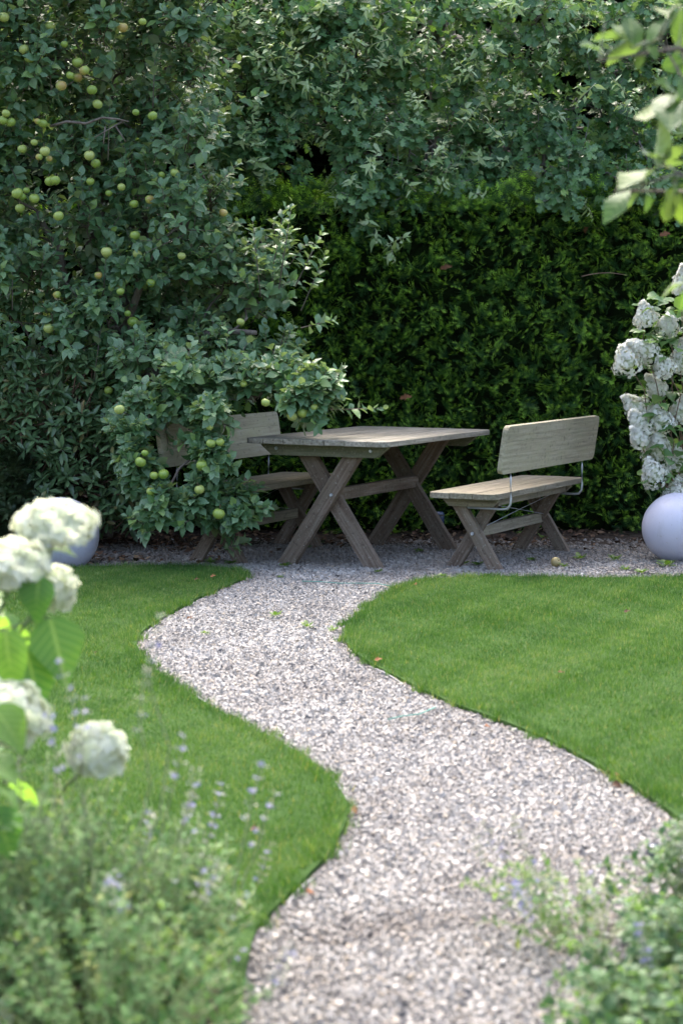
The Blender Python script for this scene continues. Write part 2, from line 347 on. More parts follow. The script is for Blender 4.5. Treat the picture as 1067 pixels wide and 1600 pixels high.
FOL = []          # every leaf of the place, kept until the nearest ones are known
def norm(a): return a/(np.linalg.norm(a, axis=-1, keepdims=True)+1e-9)
def frames(L, Nn):
    L = norm(L); X = norm(np.cross(L, Nn)); Z = np.cross(X, L); return np.stack([X, L, Z], -1)
def shoots(start, d, length, nl, leaf, up=.9, rise=(15, 60), droop=.0, jit=.35, tipsmall=.45):
    """leaves in a spiral along shoots; returns positions, frames, sizes"""
    m = len(start); d = norm(d); t = np.linspace(.12, 1, nl)[None, :].repeat(m, 0)+RNG.uniform(-.03, .03, (m, nl))
    P = start[:, None]+d[:, None]*(length[:, None]*t)[..., None]; P[..., 2] -= droop*length[:, None]*t*t
    ref = np.where(np.abs(d[:, 2:3]) > .85, np.array([[1., 0, 0]]), np.array([[0, 0, 1.]]))
    A = norm(np.cross(d, ref)); B = np.cross(d, A)
    th = np.arange(nl)[None]*2.4+RNG.uniform(0, 6.28, (m, 1))+RNG.normal(0, .3, (m, nl))
    rad = A[:, None]*np.cos(th)[..., None]+B[:, None]*np.sin(th)[..., None]
    el = np.radians(rise[0]+(rise[1]-rise[0])*t)+RNG.normal(0, .2, (m, nl))
    L = rad*np.cos(el)[..., None]+d[:, None]*np.sin(el)[..., None]; L[..., 2] -= droop*.6
    Nn = (d[:, None]*np.cos(el)[..., None]-rad*np.sin(el)[..., None])*.7+np.array([0, -.45*up, up])+RNG.normal(0, jit, (m, nl, 3))
    s = leaf*RNG.uniform(.75, 1.2, (m, nl))*(1-tipsmall*np.clip((t-.6)/.4, 0, 1))
    return P.reshape(-1, 3), frames(L, Nn).reshape(-1, 3, 3), s.reshape(-1)
def foliage(owner, leaf_name, shapes, P, R, s, mat, mass='foliage', parts=300, rnd=None):
    """P in world coordinates; owner is at owner.location with no rotation"""
    P = np.asarray(P); k = RNG.integers(0, len(shapes), len(P)); r = RNG.random(len(P)) if rnd is None else np.asarray(rnd)
    FOL.append(dict(owner=owner, leaf=leaf_name, shapes=shapes, P=P, R=R, s=np.asarray(s), k=k, r=r, mat=mat, mass=mass, parts=parts))
def batch_mesh(name, f, sel):
    off = np.array(f['owner'].matrix_basis.translation) if f['owner'] is not None else np.zeros(3)
    Vs, Fs, rs, ts, ls, o = [], [], [], [], [], 0
    for ki, (V, F, T) in enumerate(f['shapes']):
        ix = np.nonzero(sel & (f['k'] == ki))[0]
        if not len(ix): continue
        W = np.einsum('nij,vj->nvi', f['R'][ix]*f['s'][ix][:, None, None], V)+(f['P'][ix]-off)[:, None]
        Vs.append(W.reshape(-1, 3)); Fs.append((F[None]+(np.arange(len(ix))*len(V))[:, None, None]).reshape(-1, 3)+o)
        rs.append(np.repeat(f['r'][ix], len(V))); ts.append(np.tile(T, len(ix))); ls.append(np.tile(np.abs(V[:, 0]), len(ix))); o += len(ix)*len(V)
    if not Vs: return None
    return mesh_np(name, np.concatenate(Vs), np.concatenate(Fs), f['mat'], True, rnd=np.concatenate(rs), tone=np.concatenate(ts), lat=np.concatenate(ls))
def finish_foliage():
    C = 7; W, H = 1067//C+1, 1600//C+1
    for f in FOL:
        mid = f['P']+f['R'][:, :, 1]*f['s'][:, None]*.5
        f['x'], f['y'], f['d'] = proj(mid); f['a'] = f['s']*FPX/f['d']*np.abs((f['R'][:, :, 2]*norm(mid-np.array([0, 0, CAM_H]))).sum(1))**.5
    zb = np.full(W*H, 1e9)
    for f in FOL:
        for ox in (-5, 0, 5):
            for oy in (-5, 0, 5):
                cx, cy = ((f['x']+ox)//C).astype(int), ((f['y']+oy)//C).astype(int); ok = (cx >= 0) & (cx < W) & (cy >= 0) & (cy < H)
                np.minimum.at(zb, (cy*W+cx)[ok], f['d'][ok])
    for f in FOL:
        cx, cy = (f['x']//C).astype(int), (f['y']//C).astype(int); ok = (f['x'] > 4) & (f['x'] < 1063) & (f['y'] > 4) & (f['y'] < 1596)
        vis = np.zeros(len(cx), bool); i = np.nonzero(ok)[0]; vis[i] = f['d'][i] <= zb[cy[i]*W+cx[i]]+.04
        score = np.where(vis, f['a'], -1.); order = np.argsort(-score)[:f['parts']]; order = order[score[order] > 6]
        sel = np.zeros(len(cx), bool); sel[order] = True
        off = np.array(f['owner'].matrix_basis.translation)
        ms = [mesh_np(f['leaf'], V, F, f['mat'], True, tone=T, lat=np.abs(V[:, 0])) for V, F, T in f['shapes']]
        for j in order:
            o = bpy.data.objects.new(f['leaf'], ms[f['k'][j]]); COL.objects.link(o); o.parent = f['owner']
            A = np.eye(4); A[:3, :3] = f['R'][j]*f['s'][j]; A[:3, 3] = f['P'][j]-off; o.matrix_basis = Matrix(A.tolist())
        me = batch_mesh(f['mass'], f, ~sel)
        if me: tag(link(f['mass'], me, f['owner']), kind='stuff')

# ================================================================== THE GROUND
LEFT_EDGE = [(-.483, 10.80), (-.669, 10.134), (-.797, 9.499), (-.888, 8.863), (-.892, 8.541), (-.833, 8.177), (-.678, 7.615), (-.468, 7.053), (-.289, 6.63), (-.152, 6.329), (-.046, 6.01), (.012, 5.682), (.021, 5.495), (.003, 5.285), (-.039, 5.028), (-.1, 4.795), (-.156, 4.582), (-.195, 4.434), (-.204, 4.164), (-.2, 3.8), (-.18, 3.0)]
LEFT_LAWN = LEFT_EDGE + [(-4.2, 3.0), (-4.2, 11.15), (-1.935, 11.18), (-1.528, 11.144), (-1.036, 11.25), (-.738, 11.2), (-.52, 10.98)]
RIGHT_EDGE = [(.363, 10.55), (.148, 9.784), (.034, 9.15), (.004, 8.771), (.031, 8.338), (.12, 7.946), (.261, 7.52), (.387, 7.137), (.586, 6.736), (.722, 6.377), (.819, 6.01), (.88, 5.761), (.93, 5.48), (.97, 5.22), (1.0, 5.05)]
RIGHT_LAWN = [(4.5, 10.75), (1.862, 10.75), (1.436, 10.66), (.93, 10.76), (.577, 10.7)] + RIGHT_EDGE + [(1.2, 4.95), (4.5, 4.9)]
def smooth_poly(p, it=2):
    p = [np.array(q, float) for q in p]
    for _ in range(it):
        q = []
        for i in range(len(p)):
            a, b = p[i], p[(i+1) % len(p)]
            q += [a*.75+b*.25, a*.25+b*.75]
        p = q
    return np.array(p)
LPOLY, RPOLY = smooth_poly(LEFT_LAWN), smooth_poly(RIGHT_LAWN)
def inside(P, poly):
    x, y = P[:, 0], P[:, 1]; c = np.zeros(len(P), bool); a = poly; b = np.roll(poly, -1, 0)
    for (x0, y0), (x1, y1) in zip(a, b):
        cond = ((y0 > y) != (y1 > y)); xi = (x1-x0)*(y-y0)/((y1-y0) if y1 != y0 else 1e-9)+x0; c ^= cond & (x < xi)
    return c
def edge_dist(P, poly):
    a = poly; b = np.roll(poly, -1, 0); best = np.full(len(P), 1e9)
    for p0, p1 in zip(a, b):
        d = p1-p0; t = np.clip(((P-p0)@d)/(d@d+1e-12), 0, 1); best = np.minimum(best, np.linalg.norm(P-(p0+t[:, None]*d), axis=1))
    return best
def lown(x, y, f=1., s=0.):
    return (np.sin(x*f*2.1+1.3+s)*np.cos(y*f*1.7+.4*s)+.6*np.sin(x*f*4.3-y*f*3.1+s*2)+.4*np.cos(x*f*7.7+y*f*6.1+2+s))/2.

bm = bmesh.new(); 
bmesh.ops.create_grid(bm, x_segments=8, y_segments=8, size=900)
for v in bm.verts: v.co.z = -.03
tag(bm_obj('ground', bm, M['soil']), kind='structure')
def sheet(name, poly, z, mat, thick=0.):
    bm = bmesh.new(); vs = [bm.verts.new((p[0], p[1], z)) for p in poly]; f = bm.faces.new(vs)
    if thick:
        r = bmesh.ops.extrude_face_region(bm, geom=[f])
        for v in [e for e in r['geom'] if isinstance(e, bmesh.types.BMVert)]: v.co.z -= thick
    bmesh.ops.triangulate(bm, faces=bm.faces)
    return tag(bm_obj(name, bm, mat), kind='structure')
sheet('gravel_path', [(-4.2, 2.5), (4.5, 2.5), (4.5, 12.55), (-4.2, 12.55)], 0, M['gravel_sheet'])
sheet('soil_bed', [(-6, 12.45), (6, 12.35), (6, 14.6), (-6, 14.6)], .012, M['soil'])
sheet('planting_bed', smooth_poly([(-3, 2.6), (-.3, 2.6), (-.24, 3.7), (-.26, 4.25), (-.6, 4.55), (-3, 4.6)], 1), .034, M['soil'], .06)
sheet('planting_bed', smooth_poly([(3, 2.6), (.45, 2.6), (.52, 3.6), (.6, 4.2), (.82, 4.75), (1.08, 5.0), (3, 5.0)], 1), .034, M['soil'], .06)
sheet('lawn_left', LPOLY, .022, M['thatch'], .04); sheet('lawn_right', RPOLY, .022, M['thatch'], .04)

# grass blades
def grass(name, poly, dens, xr, yr, label):
    area = (xr[1]-xr[0])*(yr[1]-yr[0]); n = int(area*dens)
    P = np.stack([RNG.uniform(*xr, n), RNG.uniform(*yr, n)], 1)
    P = P[np.abs(P[:, 0]) < .185*P[:, 1]+.25]           # a margin beyond what the frame sees
    Pj = P+.045*np.stack([lown(P[:, 0], P[:, 1], 9., 1.), lown(P[:, 0], P[:, 1], 11., 6.)], 1)+RNG.normal(0, .012, P.shape); P = P[inside(Pj, poly)]; n = len(P); e = edge_dist(P, poly)
    h = RNG.uniform(.014, .03, n)*(1+.25*lown(P[:, 0], P[:, 1], 2.2)); h = np.where(e < .06, h*1.45, h)
    wd = RNG.uniform(.0024, .004, n); a = RNG.uniform(0, 6.283, n); lean = RNG.uniform(.1, .9, n)*h
    la = a+RNG.normal(0, .5, n)+np.pi/2; dx, dy = np.cos(la)*lean, np.sin(la)*lean
    sw = lown(P[:, 0], P[:, 1], 1.4, 3.)*.35; dx += sw*h; dy += np.abs(sw)*h*.4
    sx, sy = np.cos(a)*wd/2, np.sin(a)*wd/2; z0 = .014
    V = np.zeros((n, 3, 3)); x, y = P[:, 0], P[:, 1]
    V[:, 0] = np.stack([x-sx, y-sy, np.full(n, z0)], 1); V[:, 1] = np.stack([x+sx, y+sy, np.full(n, z0)], 1)
    V[:, 2] = np.stack([x+dx, y+dy, z0+h*(1-.25*np.minimum(1, lean/h)**2)], 1)
    F = np.arange(n*3).reshape(n, 1, 3)
    r = np.clip(.45+.26*lown(x, y, 1.3, 5)+.26*lown(x*1.6, y, 3.6, 2)+.18*lown(x, y*1.5, 11, 3)+RNG.normal(0, .25, n), 0, .97)
    r = np.where(RNG.random(n) < .03, .999, r)
    me = mesh_np(name, V.reshape(-1, 3), F.reshape(-1, 3), M['grass'], True, rnd=np.repeat(r, 3))
    return tag(link(name, me), label, 'grass', kind='stuff')
grass('grass', LPOLY, 26000, (-2.4, .1), (4.4, 11.35), 'short mown grass of the lawn left of the gravel path')
grass('grass', RPOLY, 26000, (-.05, 2.5), (5.0, 10.85), 'short mown grass of the lawn right of the gravel path')

# gravel stones
def ico():
    t = (1+5**.5)/2; V = np.array([(-1, t, 0), (1, t, 0), (-1, -t, 0), (1, -t, 0), (0, -1, t), (0, 1, t), (0, -1, -t), (0, 1, -t), (t, 0, -1), (t, 0, 1), (-t, 0, -1), (-t, 0, 1)], float)
    V /= np.linalg.norm(V[0])
    F = np.array([(0, 11, 5), (0, 5, 1), (0, 1, 7), (0, 7, 10), (0, 10, 11), (1, 5, 9), (5, 11, 4), (11, 10, 2), (10, 7, 6), (7, 1, 8), (3, 9, 4), (3, 4, 2), (3, 2, 6), (3, 6, 8), (3, 8, 9), (4, 9, 5), (2, 4, 11), (6, 2, 10), (8, 6, 7), (9, 8, 1)]); return V, F
def box12():
    V = np.array([(x, y, z) for x in (-1, 1) for y in (-1, 1) for z in (-1, 1)], float)*.62
    F = np.array([(0, 1, 3), (0, 3, 2), (4, 6, 7), (4, 7, 5), (0, 4, 5), (0, 5, 1), (2, 3, 7), (2, 7, 6), (0, 2, 6), (0, 6, 4), (1, 5, 7), (1, 7, 3)]); return V, F
def octa():
    V = np.array([(1, 0, 0), (-1, 0, 0), (0, 1, 0), (0, -1, 0), (0, 0, 1), (0, 0, -1)], float)*1.08
    F = np.array([(0, 2, 4), (2, 1, 4), (1, 3, 4), (3, 0, 4), (2, 0, 5), (1, 2, 5), (3, 1, 5), (0, 3, 5)]); return V, F
def stones(name, base, xr, yr, spacing, size, label, keep=None, dirt=None):
    nx, ny = int((xr[1]-xr[0])/spacing), int((yr[1]-yr[0])/spacing)
    gx, gy = np.meshgrid(np.arange(nx), np.arange(ny)); P = np.stack([xr[0]+(gx.ravel()+.5*(gy.ravel() % 2))*spacing, yr[0]+gy.ravel()*spacing], 1)
    P += RNG.uniform(-.45, .45, P.shape)*spacing
    P = P[np.abs(P[:, 0]) < .178*P[:, 1]+.12]
    dl, dr = edge_dist(P, LPOLY), edge_dist(P, RPOLY)
    P = P[~((inside(P, LPOLY) & (dl > .02)) | (inside(P, RPOLY) & (dr > .02)))]
    if keep is not None: P = P[keep(P)]
    n = len(P); V0, F0 = base
    sc = size*RNG.lognormal(0, .4, n).clip(.45, 2.4); ax = np.stack([RNG.uniform(.75, 1.25, n), RNG.uniform(.65, 1., n), RNG.uniform(.5, .8, n)], 1)*sc[:, None]
    Q = RNG.normal(0, 1, (n, 4)); Q /= np.linalg.norm(Q, axis=1)[:, None]; Q[:, 1:3] *= .6; Q /= np.linalg.norm(Q, axis=1)[:, None]
    w_, x, y, z = Q.T
    R = np.stack([np.stack([1-2*(y*y+z*z), 2*(x*y-z*w_), 2*(x*z+y*w_)], 1), np.stack([2*(x*y+z*w_), 1-2*(x*x+z*z), 2*(y*z-x*w_)], 1), np.stack([2*(x*z-y*w_), 2*(y*z+x*w_), 1-2*(x*x+y*y)], 1)], 1)
    W = V0[None]*(1+RNG.uniform(-.22, .22, (n, len(V0), 1)))*ax[:, None]
    W = np.einsum('nij,nvj->nvi', R, W); hz = .003+.006*np.maximum(0, lown(P[:, 0], P[:, 1], 2.5))
    W[..., 0] += P[:, None, 0]; W[..., 1] += P[:, None, 1]; W[..., 2] += (hz+RNG.uniform(0, size*.7, n))[:, None]
    F = F0[None]+(np.arange(n)*len(V0))[:, None, None]; r = RNG.random(n)
    d = np.zeros(n) if dirt is None else dirt(P)
    me = mesh_np(name, W.reshape(-1, 3), F.reshape(-1, 3), M['stone'], False, rnd=np.repeat(r, len(V0)), dirt=np.repeat(np.clip(d+RNG.normal(0, .12, n)*(d > .02), 0, 1), len(V0)))
    return tag(link(name, me), label, 'gravel', kind='stuff')
def path_dirt_and_band(P):
    x, y = P[:, 0], P[:, 1]
    d = np.clip(.1+.4*lown(x, y, 1.9, 1.)+.2*lown(x, y, 6., 2.), 0, .5)
    d = np.maximum(d, .75*np.exp(-((y-4.42-.1*np.sin(x*5))/.11)**2)*np.exp(-((x-.13)/.35)**2))  # a darker band across the near end of the path
    e = np.minimum(edge_dist(P, LPOLY), edge_dist(P, RPOLY)); return np.maximum(d, .75*np.exp(-e/.035))
def dirt_terrace(P):
    x, y = P[:, 0], P[:, 1]
    return np.clip(.45+.5*lown(x, y, 2.3, 4.)+.55*np.clip((y-11.0)/1.4, 0, 1), 0, .95)
stones('gravel', box12(), (-.3, 1.05), (3.4, 6.6), .0094, .0056, 'pale mixed gravel of the winding path where it leaves the flower beds', dirt=path_dirt_and_band)
stones('gravel', octa(), (-1., .8), (6.6, 10.6), .0104, .0066, 'pale mixed gravel of the winding path between the two lawns', dirt=lambda P: np.maximum(path_dirt_and_band(P), .3*np.clip((P[:, 1]-9.3)/1.2, 0, 1)))
stones('gravel', octa(), (-2.4, 2.4), (10.55, 12.75), .0136, .0086, 'dirty grey gravel of the seating area under the table', keep=lambda P: (RNG.random(len(P)) < 1.15-.9*np.clip((P[:, 1]-11.7)/1., 0, 1)) & ~((P[:, 0] < -.95) & (RNG.random(len(P)) < .55)), dirt=dirt_terrace)

# metal lawn edging
def edging(pts, label):
    P = smooth_poly([(*p,) for p in pts], 0); P = np.array(pts); t = np.linspace(0, 1, 60); d = np.linspace(0, 1, len(P)); q = np.stack([np.interp(t, d, P[:, 0]), np.interp(t, d, P[:, 1])], 1)
    for _ in range(3): q[1:-1] = (q[:-2]+q[1:-1]*2+q[2:])/4
    tn = np.gradient(q, axis=0); nn = np.stack([-tn[:, 1], tn[:, 0]], 1); nn /= np.linalg.norm(nn, axis=1)[:, None]
    zt = .006+.008*np.sin(t*23)+.005*np.sin(t*57+1); V = []
    for i in range(60):
        for s, z in ((-.003, -.03), (-.003, zt[i]), (.003, zt[i]), (.003, -.03)): V.append((*(q[i]+nn[i]*s), z))
    F = [(i*4+j, i*4+(j+1) % 4, (i+1)*4+(j+1) % 4, (i+1)*4+j) for i in range(59) for j in range(4)]
    tag(link('lawn_edging', mesh_np('lawn_edging', V, F, M['edging'], False)), label, 'lawn edging')
edging([(x-.012, y) for x, y in RIGHT_EDGE[1:]], 'thin grey metal strip edging the lawn right of the path')
edging([(x+.012, y) for x, y in LEFT_EDGE[1:18]], 'thin grey metal strip edging the lawn left of the path')

# brown leaf litter below the hedge
n = 5200; P = np.stack([RNG.uniform(-2.6, 2.7, n), RNG.uniform(11.25, 13.3, n), np.full(n, .018)], 1)
pk = np.clip((P[:, 1]-11.9)/.7, 0, 1)+.75*(P[:, 0] < -.7)*np.clip((P[:, 1]-11.2)/.3, 0, 1); pk = pk*(.55+.6*lown(P[:, 0], P[:, 1], 3.))
P = P[RNG.random(n) < pk]; n = len(P); P[:, 2] += RNG.uniform(0, .02, n)
ang = RNG.uniform(0, 6.28, n); LD = np.stack([np.cos(ang), np.sin(ang), RNG.normal(0, .2, n)], 1); NN = np.stack([RNG.normal(0, .35, n), RNG.normal(0, .35, n), np.ones(n)], 1)
f = dict(owner=None, shapes=MINT_L+RHODO_L, P=P, R=frames(LD, NN), s=RNG.uniform(.02, .06, n), k=RNG.integers(0, 4, n), r=RNG.random(n), mat=M['litter'])
tag(link('leaf_litter', batch_mesh('leaf_litter', f, np.ones(n, bool))), 'brown dead leaves and bark on the soil below the hedge', 'leaf litter', kind='stuff')

# ================================================================== FURNITURE
def rounded(x0, x1, y0, y1, corners, r=.035, seg=4):
    """rectangle with the corners named in corners ('00','10','11','01') rounded"""
    out = []
    for key, cx, cy, a0 in (('00', x0, y0, 180), ('10', x1, y0, 270), ('11', x1, y1, 0), ('01', x0, y1, 90)):
        if key in corners:
            ox, oy = (cx+r if cx == x0 else cx-r), (cy+r if cy == y0 else cy-r)
            out += [(ox+r*math.cos(math.radians(a0+90*i/seg)), oy+r*math.sin(math.radians(a0+90*i/seg))) for i in range(seg+1)]
        else: out.append((cx, cy))
    return out
def planks(parent, name, W, L, z0, z1, n, mat, gap=.003, r=.035):
    w_ = (W-gap*(n-1))/n; obs = []
    for i in range(n):
        x0 = -W/2+i*(w_+gap); c = ([] if n > 1 and i else ['00', '01'])+([] if n > 1 and i < n-1 else ['10', '11'])
        dz = random.uniform(-.0012, .0012); dl = random.uniform(-.002, .002)
        obs.append(bm_obj(name, prism(rounded(x0, x0+w_, -L/2+dl, L/2+dl, c, r), z0+dz, z1+dz), mat, parent))
    return obs
def leg(parent, u0, u1, ztop, v0, v1, wid, mat, z0=0.):
    """board from foot (u0, z0) to top (u1, ztop), cut level at both ends, between v0 and v1; its own y runs along the board"""
    ang = math.atan2(ztop-z0, u1-u0); hw = wid/2/math.sin(ang)
    c, s = math.cos(-ang+math.pi/2), math.sin(-ang+math.pi/2)
    pts = []
    for u, z in ((u0-hw, z0), (u0+hw, z0), (u1+hw, ztop), (u1-hw, ztop)):
        du, dz = u-u0, z-z0; pts.append((du*c-dz*s, du*s+dz*c))
    o = bm_obj('leg', prism(pts, -(v1-v0)/2, (v1-v0)/2, 'z', .004), mat, parent)
    # local x,y lie in the u-z plane; local z along -v
    th = ang-math.pi/2
    ex = Vector((math.cos(th), 0, math.sin(th))); ey = Vector((-math.sin(th), 0, math.cos(th))); ez = ex.cross(ey)
    m = Matrix((ex, ey, ez)).transposed().to_4x4(); m.translation = (u0, (v0+v1)/2, z0); o.matrix_basis = m
    return o
def bolt(parent, u, v, z):
    bm = bmesh.new(); bmesh.ops.create_cone(bm, cap_ends=True, segments=10, radius1=.011, radius2=.008, depth=.008, matrix=Matrix.Translation((u, v, z)) @ Matrix.Rotation(math.pi/2, 4, 'X'))
    return bm_obj('bolt', bm, M['galv'], parent)
def board(parent, name, pts_yz, x0, x1, mat, bevel=.004): return bm_obj(name, prism(pts_yz, x0, x1, 'x', bevel), mat, parent)
def batten(parent, u0, u1, v, th, z0, z1, mat, ch=.05, name='batten'):
    """cross board under a top, bottom corners cut at a slant; own y along the board"""
    pts = [(u0, z1), (u0, z1-.012), (u0+ch, z0), (u1-ch, z0), (u1, z1-.012), (u1, z1)]
    o = bm_obj(name, prism(pts, -th/2, th/2, 'x', .003), mat, parent); o.matrix_basis = Matrix.Translation((0, v, 0)) @ Matrix.Rotation(-math.pi/2, 4, 'Z'); return o

def make_table(loc, rot):
    L, W, H = 1.5, .905, .74
    t = thing('garden_table', 'weathered wooden garden table on crossed legs between the two benches', 'table', loc, -rot)
    planks(t, 'tabletop_plank', W, L, H-.03, H, 7, M['table_top'], .003, .06)
    e, a, zt = .545, .275, H-.034
    for sv in (-1, 1):
        v = sv*e; th = .045
        front = -1 if sv < 0 else 1
        leg(t, -a, .20, zt, v-th-.001 if sv < 0 else v+.001, v-.001 if sv < 0 else v+th+.001, .095, M['leg_wood'])
        leg(t, a, -.20, zt, v+.001 if sv < 0 else v-th-.001, v+th+.001 if sv < 0 else v-.001, .095, M['leg_wood'])
        batten(t, -.40, .40, v+sv*(th+.026), .04, H-.10, H-.033, M['batten_wood'], .07)
        bolt(t, .035*sv*0+.03, v+sv*(th+.006), .42)
        bolt(t, -.3, v+sv*(th+.05), H-.06); bolt(t, .3, v+sv*(th+.05), H-.06)
    o = board(t, 'stretcher', [(-e+.005, .385), (e-.005, .385), (e-.005, .455), (-e+.005, .455)], -.022+.03, .022+.03, M['leg_wood'])
    return t
make_table((.184, 11.789, 0), .471)

def make_bench(name, label, loc, rot, group):
    """backrest on the +x side"""
    L, W, H = 1.42, .41, .45
    t = thing(name, label, 'bench', loc, -rot, group)
    planks(t, 'seat_plank', W, L, H-.032, H, 3, M['bench_wood'], .0025, .05)
    e, a, zt = .505, .145, H-.036
    for sv in (-1, 1):
        v = sv*e; th = .038
        A = (v-th-.001, v-.001) if sv < 0 else (v+.001, v+th+.001); B = (v+.001, v+th+.001) if sv < 0 else (v-th-.001, v-.001)
        leg(t, a, -.115, zt, *A, .072, M['leg_wood']); leg(t, -a, .115, zt, *B, .072, M['leg_wood'])
        batten(t, -.17, .17, v+sv*(th+.021), .034, H-.085, H-.035, M['bench_wood'], .04)
        bolt(t, 0, v+sv*(th+.006), .21)
        # bent galvanised rod that carries the backrest
        vr = sv*.565; P = [(-.02, vr, H-.09), (.19, vr, H-.092), (.22, vr, H-.088), (.237, vr, H-.065), (.24, vr, H-.03), (.238, vr, .52), (.238, vr, .578)]
        V, F = tube(P, .0065, 8); link('back_rod', mesh_np('back_rod', V, F, M['galv']), t)
    board(t, 'stretcher', [(-e+.004, .185), (e-.004, .185), (e-.004, .245), (-e+.004, .245)], -.02, .02, M['bench_wood'])
    board(t, 'seat_rail', [(-e-.02, H-.078), (e+.02, H-.078), (e+.02, H-.038), (-e-.02, H-.038)], .125, .15, M['bench_wood'])
    for s in (-1, 1):
        V, F = tube([(.1 if s > 0 else .03, -.46, .37 if s > 0 else .24), (.065+s*.004, 0, .305), (.03 if s > 0 else .1, .46, .24 if s > 0 else .37)], .0016, 5); link('tie_wire', mesh_np('tie_wire', V, F, M['galv']), t)
    # backrest of three boards leaning out
    Lb, zb, zt, th = 1.46, .565, .832, .03; lean = math.atan2(.04, .27); nb = 3; bh = (math.hypot(.04, .267)-.003)/nb
    for i in range(nb):
        z0 = i*(bh+.0006); c = (['00', '01'] if i == 0 else [])+(['10', '11'] if i == nb-1 else [])
        o = bm_obj('backrest_board', prism(rounded(z0, z0+bh, -Lb/2+random.uniform(-.001, .001), Lb/2, c, .035), -th/2, th/2, 'z', .0012), M['back_wood'], t)
        # local x -> up the backrest, local y -> along the bench
        ex = Vector((math.sin(lean), 0, math.cos(lean))); ey = Vector((0, 1, 0)); m = Matrix((ex, ey, ex.cross(ey))).transposed().to_4x4(); m.translation = (.236, 0, zb); o.matrix_basis = m
    return t
b1 = make_bench('garden_bench', 'weathered wooden bench with plank backrest standing clear beside the white flowering hydrangea', (.984, 11.633, 0), .474, 'crossed-leg benches at the garden table')
def copy_tree(o, parent=None):
    c = o.copy(); COL.objects.link(c); c.parent = parent
    for ch in o.children: copy_tree(ch, c)
    return c
b2 = copy_tree(b1); b2['label'] = 'weathered wooden bench half hidden behind hanging apple branches'
b2.location = (-.491, 11.916, 0); b2.rotation_euler = (0, 0, math.pi-.452)

# ------------------------------------------------------------------ globes
def globe(loc, label, rad=.205):
    t = thing('garden_globe', label, 'garden globe', loc, 0, 'white garden globes')
    bm = bmesh.new(); bmesh.ops.create_uvsphere(bm, u_segments=40, v_segments=24, radius=rad)
    for v in bm.verts: v.co.z = max(v.co.z, -rad*.93)+rad*.93+.012
    bm_obj('shell', bm, M['globe'], t, True)
    bm = bmesh.new(); bmesh.ops.create_cone(bm, cap_ends=True, segments=28, radius1=.085, radius2=.082, depth=.02, matrix=Matrix.Translation((0, 0, .008))); bm_obj('base', bm, M['black_plastic'], t)
    return t
globe((1.955, 11.55, 0), 'round white garden globe below the cone-shaped hydrangea flowers')
globe((-1.61, 11.38, -.04), 'round white garden globe on the lawn edge near the dark shrub', .22)

